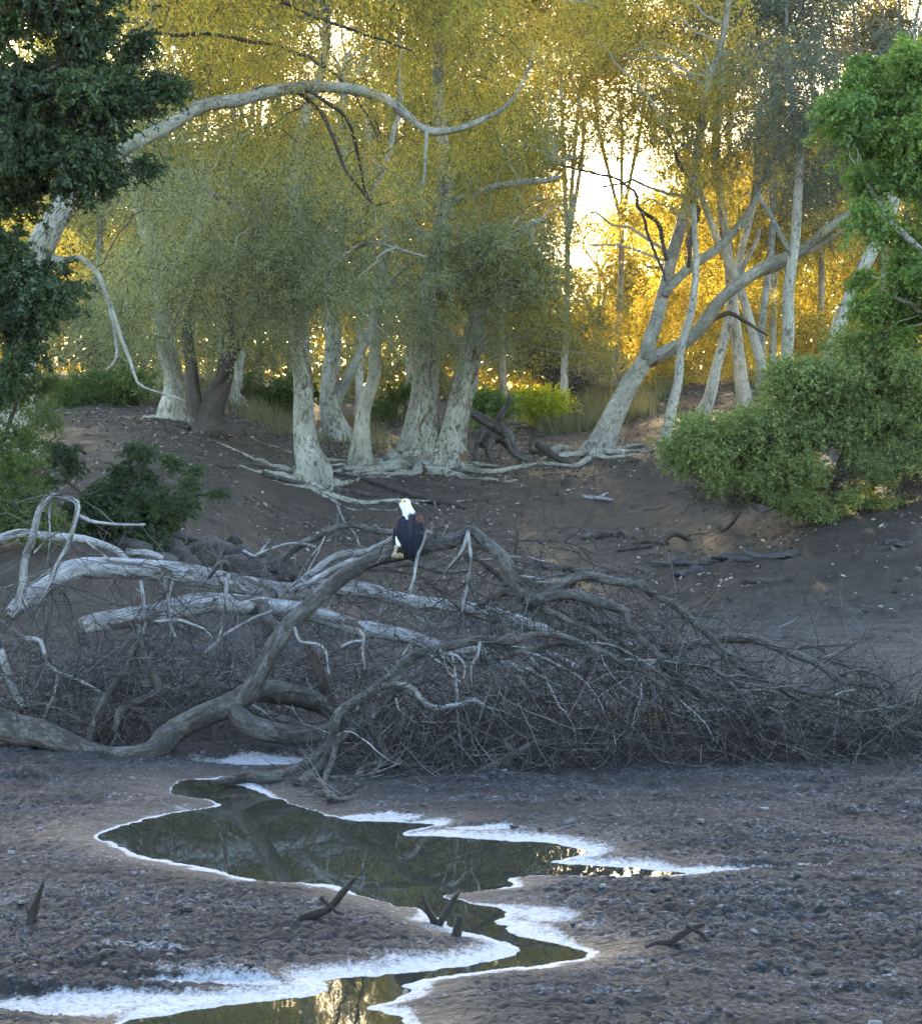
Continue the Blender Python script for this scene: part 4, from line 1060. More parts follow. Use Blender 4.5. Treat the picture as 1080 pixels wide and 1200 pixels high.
A_p = [
 ('trunk', [(-70, 820, 27.2, 21), (0, 850, 26.6, 20), (45, 856, 26.2, 17), (85, 868, 25.9, 14), (120, 881, 25.7, 11.5), (150, 888, 25.6, 11.5), (178, 888, 25.7, 15), (196, 868, 25.9, 15.5), (225, 846, 25.9, 15), (260, 829, 26, 15), (284, 815, 26, 13), (300, 788, 26, 11.5), (318, 758, 26, 11), (335, 735, 26.1, 11.5), (360, 712, 26.2, 11), (390, 685, 26.3, 10.5), (415, 667, 26.4, 10.5), (440, 654, 26.5, 10), (470, 648, 26.5, 10), (500, 640, 26.6, 10), (530, 636, 26.7, 9), (551, 622, 26.7, 7)]),
 ('branch', [(548, 624, 26.7, 6), (556, 621, 26.7, 7), (572, 635, 26.7, 8), (588, 655, 26.6, 9), (600, 680, 26.6, 9.5), (612, 698, 26.5, 10), (630, 713, 26.4, 8.5), (642, 726, 26.4, 7), (665, 738, 26.3, 6), (682, 753, 26.2, 4.5), (690, 775, 26.1, 3)]),
 ('branch', D([(610, 700), (640, 692), (660, 683), (690, 678), (720, 682), (750, 685), (763, 697), (790, 710), (815, 730), (850, 762), (880, 790), (915, 803), (960, 815), (1000, 825), (1040, 845)], 26.5, 7, 2.5, -.6)),
 ('branch', D([(618, 706), (650, 702), (680, 700), (710, 706), (730, 717), (736, 738), (760, 760), (790, 785), (810, 805), (830, 830), (850, 862)], 26.4, 8, 3, -.8)),
 ('branch', D([(614, 698), (592, 694), (575, 702), (558, 712)], 26.5, 6, 4, .4)),
 ('branch', D([(765, 700), (776, 722), (790, 735), (798, 750), (800, 766)], 26.2, 4, 3, -.3)),
 ('branch', D([(783, 778), (805, 776), (830, 780), (850, 795), (868, 815), (885, 840), (898, 882)], 25.9, 3.5, 2, -.5)),
 ('branch', [(740, 762, 27.5, 5), (800, 757, 27.5, 5.5), (835, 751, 27.5, 6), (860, 748, 27.4, 6), (885, 752, 27.4, 6), (910, 762, 27.3, 5.5), (940, 768, 27.2, 5), (960, 778, 27.1, 4.5), (985, 795, 27, 4.5), (1010, 800, 27, 4), (1030, 805, 26.9, 3.5), (1060, 830, 26.7, 3), (1090, 848, 26.5, 2)]),
 ('branch', D([(922, 764), (945, 757), (965, 760), (972, 774), (990, 778), (1015, 784)], 27.3, 3.5, 1.5, .3)),
 ('branch', D([(962, 772), (985, 763), (1004, 752)], 27.2, 2.5, 1.2, .2)),
 ('branch', D([(985, 792), (1000, 786), (1022, 790), (1040, 800), (1055, 818)], 27, 2.5, 1.2, -.4)),
 ('branch', D([(1030, 804), (1042, 822), (1062, 842), (1075, 870)], 26.9, 2.8, 1.3, -.6)),
 ('branch', D([(1024, 806), (1038, 806), (1050, 830), (1060, 860)], 26.9, 2.2, 1.2, .4)),
 ('branch', [(272, 828, 26.1, 12), (310, 818, 26.4, 14), (345, 815, 26.8, 15), (374, 823, 27, 14), (395, 838, 27.2, 11), (408, 854, 27.3, 9)]),
 ('branch', [(276, 834, 25.9, 12), (300, 848, 25.8, 13), (330, 860, 25.8, 13), (360, 864, 25.8, 12), (395, 862, 25.9, 11), (432, 871, 26, 9), (462, 880, 26.1, 6)]),
 ('branch', [(388, 830, 27.1, 9), (378, 800, 27, 8), (368, 770, 27, 7), (356, 748, 27, 5)], 'dead_brown'),
 ('branch', D([(508, 640), (506, 618), (509, 600), (508, 586)], 26.6, 2.2, 1.6)),
 ('branch', D([(506, 625), (500, 622), (493, 640), (488, 662), (484, 682), (478, 696)], 26.3, 2.0, 2.2), 'dead_silver'),
 ('branch', D([(512, 634), (509, 625), (518, 617)], 26.6, 2.5, 1.3)),
 ('branch', D([(600, 650), (606, 632), (606, 617)], 27.2, 2.6, 1.3)),
 ('branch', D([(605, 634), (640, 633), (676, 638)], 27.2, 2.2, 1.1)),
 ('branch', D([(596, 690), (618, 662), (640, 650), (634, 645)], 27, 2, 1)),
 ('branch', D([(548, 622), (552, 660), (546, 690), (540, 720)], 26.5, 2.5, 1.4), 'dead_silver'),
 ('branch', D([(548, 625), (540, 648), (525, 665)], 26.5, 2.5, 1.2), 'dead_silver'),
 ('branch', D([(540, 650), (560, 657), (580, 672), (595, 690)], 27, 3.5, 4)),
 ('branch', D([(605, 672), (640, 690), (680, 705), (720, 745), (760, 790)], 27.4, 3.5, 2)),
 ('branch', D([(430, 668), (470, 670), (500, 680), (540, 715), (580, 730)], 26.8, 2.6, 1.6)),
 ('branch', D([(640, 715), (700, 745), (740, 770), (775, 805), (790, 840)], 25.9, 4, 2)),
 ('branch', D([(560, 752), (620, 762), (680, 752), (720, 770), (770, 800), (785, 830)], 25.6, 4, 2)),
 ('branch', D([(680, 700), (675, 725), (678, 745)], 26.3, 2.5, 1.6)),
 ('branch', D([(735, 735), (728, 755), (732, 790), (742, 820)], 26, 2.2, 1.3)),
 ('branch', D([(850, 765), (855, 800), (868, 840), (890, 870)], 26, 2.2, 1.3)),
 ('branch', D([(905, 803), (940, 822), (975, 838), (1010, 850), (1050, 870)], 26, 2.5, 1.3)),
 ('branch', D([(815, 800), (860, 830), (900, 850), (940, 865), (990, 890)], 25.6, 2.8, 1.4)),
]
pa = flat(172, 897)
treeA, ctrA = dead('fallen_tree', 'grey fallen dead tree whose raised curved limb carries the eagle', 'fallen tree', (pa[0], pa[1], .0), A_p, 'dead_grey', seed=3)

B_p = [
 ('trunk', [(12, 720, 28.4, 9), (40, 694, 28.6, 13), (70, 673, 28.7, 13), (100, 662, 28.8, 12.5), (150, 664, 29, 13), (200, 667, 29.1, 13.5), (240, 674, 29.2, 12.5), (275, 682, 29.3, 12), (310, 690, 29.4, 12.5), (340, 694, 29.5, 11), (380, 692, 29.6, 10.5), (420, 697, 29.7, 9.5), (470, 702, 29.8, 8.5), (520, 705, 29.9, 7.5), (580, 716, 30, 7), (640, 738, 30, 6.5), (700, 752, 30, 5), (760, 758, 30, 4)]),
 ('trunk', [(96, 734, 28.5, 11), (140, 722, 28.6, 12.5), (190, 708, 28.7, 13.5), (235, 703, 28.8, 13.5), (270, 706, 28.9, 13), (320, 712, 29, 12), (370, 723, 29, 11), (410, 735, 29, 10), (450, 742, 29, 9.5), (500, 752, 29, 8.5), (560, 765, 29, 7), (620, 790, 29, 5)]),
 ('branch', [(14, 722, 27.6, 5.3), (24, 695, 27.6, 5.3), (32, 660, 27.5, 4.7), (37, 625, 27.5, 4.3), (44, 598, 27.5, 4.0), (60, 581, 27.5, 3.7), (78, 584, 27.5, 3.3), (91, 590, 27.5, 3.3), (91, 606, 27.5, 3.0), (80, 632, 27.5, 3.0), (68, 664, 27.5, 3.0), (58, 690, 27.5, 2.6), (47, 706, 27.5, 1.7)]),
 ('branch', D([(-30, 652), (0, 632), (25, 624), (55, 628), (95, 631), (118, 637), (138, 646), (150, 660)], 30, 6, 4)),
 ('branch', D([(148, 646), (170, 648), (192, 656)], 30, 4.5, 3.5)),
 ('branch', D([(92, 604), (105, 610), (130, 615), (170, 615)], 27.5, 2.5, 1.6)),
 ('branch', D([(60, 584), (58, 610), (58, 640), (54, 660)], 27.5, 1.6, 1.0)),
 ('branch', D([(98, 632), (115, 645), (128, 655)], 27.6, 1.8, 1.0)),
 ('branch', D([(40, 648), (55, 632), (70, 622)], 27.4, 1.6, .9)),
 ('branch', [(50, 800, 30.6, 12), (120, 803, 30.5, 13), (170, 812, 30.4, 14), (215, 822, 30.3, 14), (255, 832, 30.2, 14), (300, 842, 30, 13), (350, 850, 29.8, 11), (420, 850, 29.6, 9)], 'dead_grey'),
 ('branch', [(318, 697, 29.3, 9), (312, 712, 28.9, 8), (318, 730, 28.4, 8), (326, 742, 28, 6)], 'dead_grey'),
 ('branch', D([(165, 680), (168, 702), (170, 732), (165, 750)], 28, 2.5, 1.8), 'dead_silver'),
 ('branch', D([(193, 676), (197, 700), (198, 722), (206, 748)], 28, 2.8, 1.8), 'dead_silver'),
 ('branch', D([(203, 678), (200, 690), (197, 704)], 28, 2, 1.8), 'dead_silver'),
 ('branch', D([(268, 672), (265, 700), (262, 722), (256, 748)], 28, 2.6, 1.6), 'dead_silver'),
 ('branch', D([(245, 678), (255, 662), (266, 660), (270, 670)], 28.4, 2.5, 2.0), 'dead_grey'),
 ('branch', D([(328, 680), (333, 656), (352, 640), (375, 631), (395, 620), (415, 617), (440, 624), (462, 625)], 29.4, 5, 3.5), 'dead_grey'),
 ('branch', D([(338, 692), (365, 672), (385, 656), (402, 648), (430, 647), (460, 652)], 29.4, 5.5, 4)),
 ('branch', D([(350, 690), (380, 672), (410, 656), (430, 662)], 29.2, 4, 3)),
 ('branch', D([(430, 646), (450, 634), (462, 628)], 29.3, 3, 2)),
 ('branch', D([(300, 650), (325, 640), (355, 637), (370, 640)], 29.3, 2, 1.2)),
 ('branch', D([(285, 645), (300, 652), (310, 640), (316, 632)], 29.3, 1.6, 1.0)),
 ('branch', D([(395, 592), (403, 608), (414, 625), (422, 640)], 29.4, 1.8, 1.2)),
 ('branch', D([(450, 662), (490, 664), (520, 672), (560, 668)], 29, 4, 2.5), 'dead_grey'),
 ('branch', D([(590, 728), (620, 732), (648, 740), (690, 760)], 28.4, 7, 5)),
 ('branch', D([(545, 762), (600, 763), (645, 768), (690, 790)], 27.8, 5.5, 4)),
 ('branch', D([(240, 765), (262, 745), (290, 728), (320, 715)], 28.2, 2, 1.4)),
 ('branch', D([(180, 728), (215, 728), (240, 738), (250, 748)], 27.4, 2, 1.2)),
]
pb = flat(60, 815)
treeB, ctrB = dead('fallen_tree', 'bleached silvery fallen tree with two long smooth logs lying behind', 'fallen tree', (pb[0], pb[1], .05), B_p, 'dead_silver', seed=11)
L_p = [
 ('branch', D([(30, 748), (48, 752), (55, 775), (68, 788), (95, 800), (125, 815)], 26.8, 3, 2), 'dead_silver'),
 ('branch', D([(68, 788), (64, 815), (52, 838), (55, 862)], 26.8, 2.6, 1.8), 'dead_silver'),
 ('branch', [(165, 735, 26.5, 3), (163, 750, 26.5, 4), (170, 772, 26.4, 4.5), (182, 792, 26.4, 4.5), (185, 805, 26.4, 4.5), (172, 818, 26.3, 5), (150, 825, 26.3, 5), (138, 838, 26.2, 5), (133, 856, 26.2, 4.5)]),
 ('branch', D([(166, 742), (154, 770), (146, 790), (128, 818), (112, 845), (104, 872)], 26.5, 3.5, 6)),
 ('branch', D([(104, 868), (130, 856), (150, 842), (170, 848), (178, 864)], 26.6, 7, 3.5), 'dead_brown'),
 ('branch', D([(0, 762), (12, 800), (26, 828)], 27, 5, 4), 'dead_silver'),
 ('branch', D([(210, 812), (225, 802), (250, 782)], 27.2, 2, 1.2)),
]
pl = flat(104, 884)
treeL, ctrL = dead('dead_branch', 'twisted upright dead branch in the tangle left of the eagle limb', 'branch', (pl[0], pl[1], .0), L_p, 'dead_grey', seed=23)
C_p = [
 ('branch', [(250, 918, 24.2, 4), (285, 911, 24.4, 8.5), (320, 913, 24.5, 8.5), (350, 901, 24.6, 8.5), (372, 884, 24.7, 8), (391, 868, 24.7, 7.5), (398, 845, 24.7, 7.5), (410, 829, 24.8, 7), (430, 812, 24.9, 7), (455, 794, 25, 7), (475, 775, 25.1, 6.5), (500, 761, 25.2, 6.5), (530, 753, 25.2, 6), (560, 750, 25.3, 5.5), (600, 753, 25.3, 5), (625, 745, 25.4, 4), (655, 745, 25.4, 4), (680, 752, 25.4, 3.5), (720, 775, 25.4, 3), (755, 802, 25.4, 2)]),
 ('branch', [(348, 920, 24.3, 7), (375, 906, 24.4, 7.5), (386, 885, 24.5, 6.5), (396, 868, 24.6, 6), (412, 854, 24.7, 5.5), (432, 841, 24.8, 5.5), (446, 820, 24.9, 6), (460, 800, 25, 6.5), (478, 782, 25.1, 5)]),
 ('branch', [(385, 938, 24.0, 4), (382, 915, 24.2, 4), (387, 892, 24.3, 4.2), (391, 873, 24.5, 4)]),
 ('branch', [(382, 930, 24.0, 3.5), (390, 938, 23.9, 3.5), (405, 936, 23.9, 3), (420, 932, 24, 2)]),
 ('branch', [(386, 914, 24.2, 5), (415, 911, 24.4, 5), (432, 896, 24.5, 4.5), (460, 893, 24.6, 4), (490, 895, 24.7, 4), (505, 880, 24.7, 3.5), (520, 866, 24.8, 3), (536, 855, 24.8, 2)]),
 ('branch', [(434, 842, 24.8, 4.5), (440, 865, 24.7, 4.5), (452, 886, 24.7, 5), (475, 900, 24.6, 4), (494, 909, 24.5, 3)]),
 ('branch', [(448, 804, 24.9, 4), (480, 803, 24.9, 4), (495, 818, 24.9, 4), (510, 828, 24.9, 4), (535, 827, 24.9, 3.6), (555, 819, 24.9, 3.4), (568, 828, 24.9, 2.5), (588, 833, 24.9, 1.6)], 'dead_silver'),
 ('branch', [(516, 928, 24.2, 2), (550, 910, 24.4, 4), (580, 893, 24.5, 4.5), (610, 876, 24.6, 4.5), (630, 870, 24.7, 4), (660, 873, 24.7, 3), (684, 870, 24.7, 2)]),
 ('branch', [(583, 914, 24.4, 3), (597, 894, 24.5, 4.2), (600, 880, 24.5, 4), (592, 866, 24.5, 3), (605, 860, 24.5, 1.6)]),
 ('branch', [(505, 890, 25, 5), (525, 880, 25, 5.5), (547, 868, 25.1, 4)], 'dead_brown'),
 ('branch', [(468, 868, 26.3, 9), (500, 850, 26.5, 11), (530, 835, 26.7, 11), (560, 826, 27, 10), (600, 820, 27.3, 9), (650, 822, 27.6, 6)], 'dead_brown'),
 ('branch', D([(470, 880), (462, 850), (455, 838), (440, 830)], 25.6, 8, 5), 'dead_brown'),
 ('branch', D([(420, 738), (426, 745), (424, 760), (428, 785)], 25.8, 2.5, 1.6), 'dead_silver'),
 ('branch', D([(400, 758), (412, 752), (425, 750)], 25.8, 2, 2), 'dead_silver'),
 ('branch', D([(345, 735), (352, 752), (370, 754), (382, 762), (386, 790)], 25.6, 2, 1.4), 'dead_silver'),
 ('branch', D([(464, 818), (466, 830), (480, 842), (500, 855)], 24.8, 1.8, 1.1), 'dead_silver'),
 ('branch', D([(515, 762), (522, 775), (525, 788), (540, 800)], 25, 2, 1.2), 'dead_silver'),
 ('branch', D([(520, 766), (535, 768), (545, 780), (542, 795)], 25, 2, 1.2), 'dead_silver'),
 ('branch', D([(562, 752), (560, 768), (552, 780), (553, 805)], 25, 2, 1.2), 'dead_silver'),
 ('branch', D([(530, 765), (534, 800), (537, 840), (540, 870), (543, 895)], 25, 2, 1.4), 'dead_silver'),
 ('branch', D([(450, 820), (480, 805), (505, 800), (530, 815)], 25.1, 3, 1.8)),
 ('branch', D([(560, 870), (590, 868), (610, 862), (640, 872)], 25.6, 4, 2.5), 'dead_brown'),
]
pc_ = flat(360, 918)
treeC, ctrC = dead('dead_branch', 'long arching dead branch rooted in the mud in front of the fallen trees', 'branch', (pc_[0], pc_[1], .0), C_p, 'dead_grey', seed=37)

# twigs growing from the dead wood
def twig_paths(n, ctrs, region, dr, seed, L=(.4, 1.3), dirbias=(0, 0, -.25), r0=(.003, .0062), curl=.13, grow_from=.6):
    """random-walk twigs; most start on a limb inside the region, others in the mass itself"""
    rr = np.random.default_rng(seed)
    A = np.vstack([c[0] for c in ctrs])
    pxs = CXP + A[:, 0] / A[:, 1] * FPX
    A = A[(pxs > region[0]) & (pxs < region[1])]
    out = []
    for i in range(n):
        if rr.random() < grow_from:
            s = A[rr.integers(len(A))].copy()
        else:
            px = rr.uniform(region[0], region[1]); t = (px - region[0]) / (region[1] - region[0])
            y0 = np.interp(t, np.linspace(0, 1, len(region[2])), region[2]); y1 = np.interp(t, np.linspace(0, 1, len(region[3])), region[3])
            s = at(px, y0 + (y1 - y0) * rr.uniform(0, 1) ** .8, rr.uniform(*dr))
        d = rr.normal(size=3) * np.array([1, .7, .75]) + np.array(dirbias); d /= np.linalg.norm(d)
        ln = rr.uniform(*L); k = max(5, int(ln / .09))
        P = [s]; st_ = ln / k
        bend = rr.normal(size=3) * .09
        for j in range(k):
            d = d + rr.normal(size=3) * curl + bend * .5; d /= np.linalg.norm(d)
            q = P[-1] + d * st_
            if q[2] < .06: q[2] = .06; d[2] = abs(d[2]) * .6
            P.append(q)
        P = np.array(P)
        R = np.linspace(rr.uniform(*r0), .0022, len(P))
        out.append((P, R))
        for s2 in range(int(rr.integers(1, 4))):
            j = int(rr.integers(1, len(P) - 1)); dd = d + rr.normal(size=3) * .9; dd /= np.linalg.norm(dd)
            Q = [P[j]]; l2 = ln * rr.uniform(.2, .5); k2 = max(3, int(l2 / .08))
            for jj in range(k2):
                dd = dd + rr.normal(size=3) * curl; dd /= np.linalg.norm(dd)
                q = Q[-1] + dd * l2 / k2
                q[2] = max(q[2], .05); Q.append(q)
            out.append((np.array(Q), np.linspace(R[j] * .75, .0018, len(Q))))
    return out
def wire(P, R):
    T, N, B = frames(P)
    th = np.array([0, 2.09, 4.19])
    V = (P[:, None, :] + R[:, None, None] * (np.cos(th)[None, :, None] * N[:, None] + np.sin(th)[None, :, None] * B[:, None])).reshape(-1, 3)
    a = np.arange(len(P) - 1)[:, None] * 3; j = np.arange(3)[None]; j2 = (j + 1) % 3
    return V, np.stack([a + j, a + j2, a + 3 + j2, a + 3 + j], -1).reshape(-1, 4)
def add_twigs(parent, paths, mat, n_parts, seed):
    paths = sorted(paths, key=lambda q: -q[1][0] * len(q[0]))
    for i, (P, R) in enumerate(paths[:n_parts]):
        V, F = tube(P, R * 1.35, 5, .1, i); part('twig', V, F, M[mat], parent)
    V, F = join([wire(P, R) for P, R in paths[n_parts:]])
    part('twig_thicket', V, F, M[mat], parent, True, None, None, 'stuff')
rightR = (430, 1080, [785, 770, 750, 770, 808, 838], [905, 905, 905, 905, 900, 890])
pa_ = twig_paths(2450, ctrA[1:13] + ctrA[20:], rightR, (24.6, 28), 1, (.4, 1.4), (.75, -.1, -.6), grow_from=.25) + twig_paths(160, ctrA[1:4] + ctrA[16:27], (480, 700, [640, 680, 690], [740, 740, 740]), (26, 27), 5, (.2, .6), (0, 0, -.4))
add_twigs(treeA, pa_, 'twig', 150, 1)
leftR = (-40, 420, [725, 745, 755, 765, 765], [850, 845, 840, 820, 800])
pb_ = twig_paths(1300, ctrB[:3] + ctrB[9:16], leftR, (27, 30), 2, (.3, 1.1), (0, 0, -.3), grow_from=.3)
pb_ += twig_paths(90, ctrB, (-10, 260, [640, 640], [720, 720]), (27.3, 28.6), 12, (.25, .8), (0, 0, -.2), grow_from=.8)
pb_ += twig_paths(420, ctrB, (330, 760, [690, 700], [760, 780]), (28, 29.6), 22, (.3, .9), (0, 0, -.35), grow_from=.35)
add_twigs(treeB, pb_, 'twig', 90, 2)
pl_ = twig_paths(420, ctrL, (-20, 330, [740, 750], [860, 850]), (26, 27.2), 3, (.3, 1.0))
add_twigs(treeL, pl_, 'twig', 40, 3)
pc2 = twig_paths(800, ctrC, (380, 760, [780, 800], [915, 910]), (24.3, 25.4), 4, (.25, .9), (0, 0, -.45))
add_twigs(treeC, pc2, 'twig', 60, 4)

# mid-sized side branches, each a part
def add_branches(parent, paths, mats):
    for i, (P, R) in enumerate(paths):
        if P[-1, 2] > P[0, 2] + .22: continue
        A = crom(np.hstack([P, R[:, None]]), .06)
        V, F = tube(A[:, :3], np.maximum(A[:, 3], .003), 6, .12, i); part('branch', V, F, M[mats[i % len(mats)]], parent)
add_branches(treeA, twig_paths(52, ctrA[1:4] + ctrA[7:8] + ctrA[24:30], (560, 1080, [700, 760], [800, 850]), (25, 27), 71, (.8, 2.0), (.9, -.1, -.45), (.008, .017), .10, 1.0), ('dead_grey', 'dead_brown', 'dead_grey', 'dead_silver'))
add_branches(treeA, twig_paths(14, ctrA[0:1] + ctrA[13:15], (200, 540, [700, 760], [800, 850]), (25, 27), 72, (.3, .9), (.2, -.2, .1), (.006, .012), .16, 1.0), ('dead_grey', 'dead_silver'))
add_branches(treeB, twig_paths(34, ctrB[0:2] + ctrB[16:20], (-20, 700, [700, 760], [800, 850]), (28, 30), 73, (.4, 1.2), (.2, -.3, -.55), (.006, .013), .14, 1.0), ('dead_silver', 'dead_grey'))
add_branches(treeC, twig_paths(30, ctrC[0:2] + ctrC[4:8], (380, 760, [700, 760], [800, 850]), (24, 25), 74, (.4, 1.2), (.5, -.1, -.4), (.006, .013), .14, 1.0), ('dead_grey', 'dead_silver', 'dead_brown'))

# sticks and snags
def snag(name, label, pieces, mat='wet_wood', step=.02, group=None):
    b = flat(pieces[0][0][0], pieces[0][0][1])
    d = b[1]
    t = thing(name, label, 'stick', (b[0], b[1], gz1(b[0], b[1])), group)
    for i, pts in enumerate(pieces):
        P, R = px_path([(p[0], p[1], d + (p[3] if len(p) > 3 else 0), p[2] * .85) for p in ([(2 * pts[0][0] - pts[1][0], 2 * pts[0][1] - pts[1][1] + 3, pts[0][2])] + pts)], step, 1.4, i + int(b[0] * 10) % 13)
        P[:, 2] += gz1(b[0], b[1]) + .015
        V, F = tube(P, R, 12, .34, i + 3); part('stick' if i == 0 else 'fork', V, F, M[mat], t)
snag('snag', 'short dark upright stump stick poking from the mud at the left', [[(38, 1097, 6), (40, 1088, 6), (46, 1070, 6), (53, 1048, 2.5)], [(38, 1086, 3), (33, 1080, 2), (31, 1074, 1)]])
snag('snag', 'dark pointed log leaning out of the mud by the pool edge', [[(358, 1092, 5), (372, 1084, 7), (392, 1068, 6.5), (406, 1055, 5), (417, 1043, 2)], [(384, 1074, 3), (392, 1084, 2.4), (402, 1088, 1.5)]])
snag('snag', 'dark V-shaped forked snag standing in the stream', [[(511, 1086, 6), (509, 1076, 5), (503, 1062, 4.5), (496, 1047, 3)], [(511, 1085, 5), (520, 1075, 5), (530, 1064, 4.5), (540, 1051, 2)]])
snag('snag', 'small dark stub beside the forked snag', [[(530, 1106, 7), (531, 1098, 6.5), (533, 1088, 5)]])
snag('snag', 'low dark crooked branch lying on the clods right of the stream', [[(770, 1120, 4), (784, 1114, 6.5), (800, 1107, 6), (812, 1103, 5), (826, 1099, 2.5)], [(812, 1104, 3.5), (820, 1110, 3.5), (828, 1120, 2.5)]])
def bank_stick(name, label, pieces, mat, cat='stick', group=None, step=.06, foot=None):
    b = gp(*(foot or pieces[0][0][:2]))
    t = thing(name, label, cat, b, group)
    for i, pts in enumerate(pieces):
        A = []
        for p in pts:
            q = gp(p[0], p[1]) if len(p) == 3 else at(p[0], p[1], b[1] + p[3])
            rad = p[2] * q[1] / FPX
            if len(p) == 3: q = q + [0, 0, rad * .6]
            A.append(np.append(q, rad))
        A = crom(np.array(A), step)
        V, F = tube(A[:, :3], np.maximum(A[:, 3], .01), 8, .14, i + int(abs(b[0]) * 10) % 17); part('wood' if i == 0 else 'branch', V, F, M[mat], t)
bank_stick('dead_stick', 'grey stick lying on the slope above the arching right limb', [[(682, 632, 3), (695, 630, 5), (712, 629, 4), (722, 627, 3)], [(680, 621, 1.5), (705, 626, 2), (730, 630, 2)], [(722, 630, 2.5, 0), (726, 623, 2.5, 0), (732, 630, 1.5, 0)]], 'dead_grey')
bank_stick('dead_stick', 'crooked dark stick arching out from under the right bush', [[(776, 640, 2), (782, 630, 3, 0), (792, 626, 3, 0), (810, 634, 3.2, .2), (825, 638, 3, .2), (850, 620, 2.5, .4), (868, 600, 2, .6)], [(782, 638, 2), (760, 636, 2), (740, 638, 1.2)]], 'dead_brown')
bank_stick('dead_stick', 'thin forked stick beside the crooked dark stick', [[(722, 646, 1.6), (745, 644, 2), (762, 641, 2)], [(750, 643, 2, 0), (746, 634, 1.8, 0), (742, 628, 1, 0)]], 'dead_brown')
bank_stick('dead_stick', 'short log with an upright stub on the lower right bank', [[(870, 684, 4), (888, 683, 4.5), (905, 684, 4), (922, 681, 4), (940, 678, 3)], [(898, 690, 4, 0), (903, 682, 4.5, 0), (907, 675, 3, 0)]], 'dead_brown')
bank_stick('root_mass', 'uprooted stump with a pale log and tangled dark roots', [[(548, 480, 4, 0), (560, 488, 5.5, 0), (575, 497, 6, 0), (590, 505, 6, 0), (602, 525, 4, 0), (610, 542, 3, 0)],
    [(562, 520, 9, .3), (575, 508, 13, .3), (590, 512, 11, .3), (600, 525, 6, .3)], [(583, 500, 4, 0), (588, 485, 4, 0), (595, 472, 2.5, 0), (598, 464, 1.5, 0)], [(585, 500, 3, 0), (600, 497, 2.5, 0), (618, 495, 1.5, 0)], [(575, 515, 5, -.3), (572, 530, 4, -.3), (580, 545, 3, -.3)], [(592, 515, 4, -.3), (600, 530, 3.5, -.3), (618, 540, 2.5, -.3)], [(565, 505, 4, -.3), (558, 522, 3, -.3), (556, 540, 2, -.3)]], 'dead_grey', 'stump', foot=(588, 544))
bank_stick('dead_log', 'short pale log lying beside the foot of the leaning forked tree', [[(648, 530, 4), (658, 528, 4.5), (668, 529, 4)]], 'pale_bark', 'log')
bank_stick('dead_log', 'dark log with a raised broken end among the bank litter', [[(628, 520, 4, 0), (640, 528, 4.5, 0), (655, 538, 3.5, 0), (668, 545, 3, 0)], [(642, 552, 2, 0), (643, 538, 2.5, 0), (642, 530, 2.5, 0)], [(622, 530, 3.5), (640, 533, 3.5), (655, 540, 2.5)]], 'dead_brown', 'log', foot=(655, 545))
bank_stick('dead_stick', 'thin arched stick standing in front of the grey thicket', [[(621, 528, 1.6, 0), (622, 512, 1.5, 0), (630, 506, 1.4, 0), (637, 508, 1.2, 0), (638, 518, .8, 0)]], 'dead_brown')
bank_stick('dead_root', 'long pale root snaking over the slope from the scarred trunk', [[(302, 552, 3.5), (312, 558, 3.5), (330, 563, 3), (350, 568, 3), (380, 574, 3.5), (410, 578, 3), (440, 583, 2.5)]], 'dead_grey', 'root')
bank_stick('dead_root', 'long dark root running down the slope towards the eagle', [[(392, 556, 2), (425, 563, 3), (455, 572, 3.5), (480, 581, 4), (505, 588, 4.5), (530, 592, 4), (548, 598, 2)], [(425, 563, 2), (450, 566, 2), (470, 572, 1.5)]], 'dead_brown', 'root')
bank_stick('dead_root', 'dark root lying on the slope left of the scarred trunk', [[(230, 538, 1.5), (262, 548, 2), (290, 545, 2), (310, 548, 1.6)]], 'dead_brown', 'root')
bank_stick('dead_root', 'pale root between the fluted tree and the leaning forked tree', [[(540, 552, 4), (575, 555, 3.5), (605, 550, 3), (640, 545, 2.5), (672, 548, 3), (690, 540, 4)]], 'fever_bark', 'root')
bank_stick('dead_stick', 'small bleached twig lying alone on the open slope', [[(683, 583, 2), (700, 585, 2.5), (718, 587, 1.6)], [(700, 585, 1.6), (708, 580, 1.2), (712, 578, .8)]], 'dead_silver')
r = np.random.default_rng(4)
SB = []
for i in range(60):
    d = r.uniform(54, 84); px = r.uniform(120, 1000)
    x0 = (px - CXP) / FPX * d; a = r.uniform(-.5, .5); ln = r.uniform(.4, 1.4)
    A = []
    for j in range(5):
        xx = x0 + math.cos(a) * ln * (j / 4 - .5); yy = d + math.sin(a) * ln * (j / 4 - .5) + r.uniform(-.05, .05)
        A.append([xx, yy, gz1(xx, yy) + .01, .018 * (1.1 - j / 5)])
    A = crom(np.array(A), .1)
    V, F = tube(A[:, :3], A[:, 3], 6, .15, i)
    o = add('bank_twig', np_mesh('bank_twig', V - A[0, :3], F, [M[('dead_brown', 'dead_grey', 'dead_brown')[i % 3]]], True)); o.location = [float(q) for q in A[0, :3]]
    tag(o, 'small fallen twig lying loose on the dark bank below the trees', 'twig', 'loose twigs on the bank')

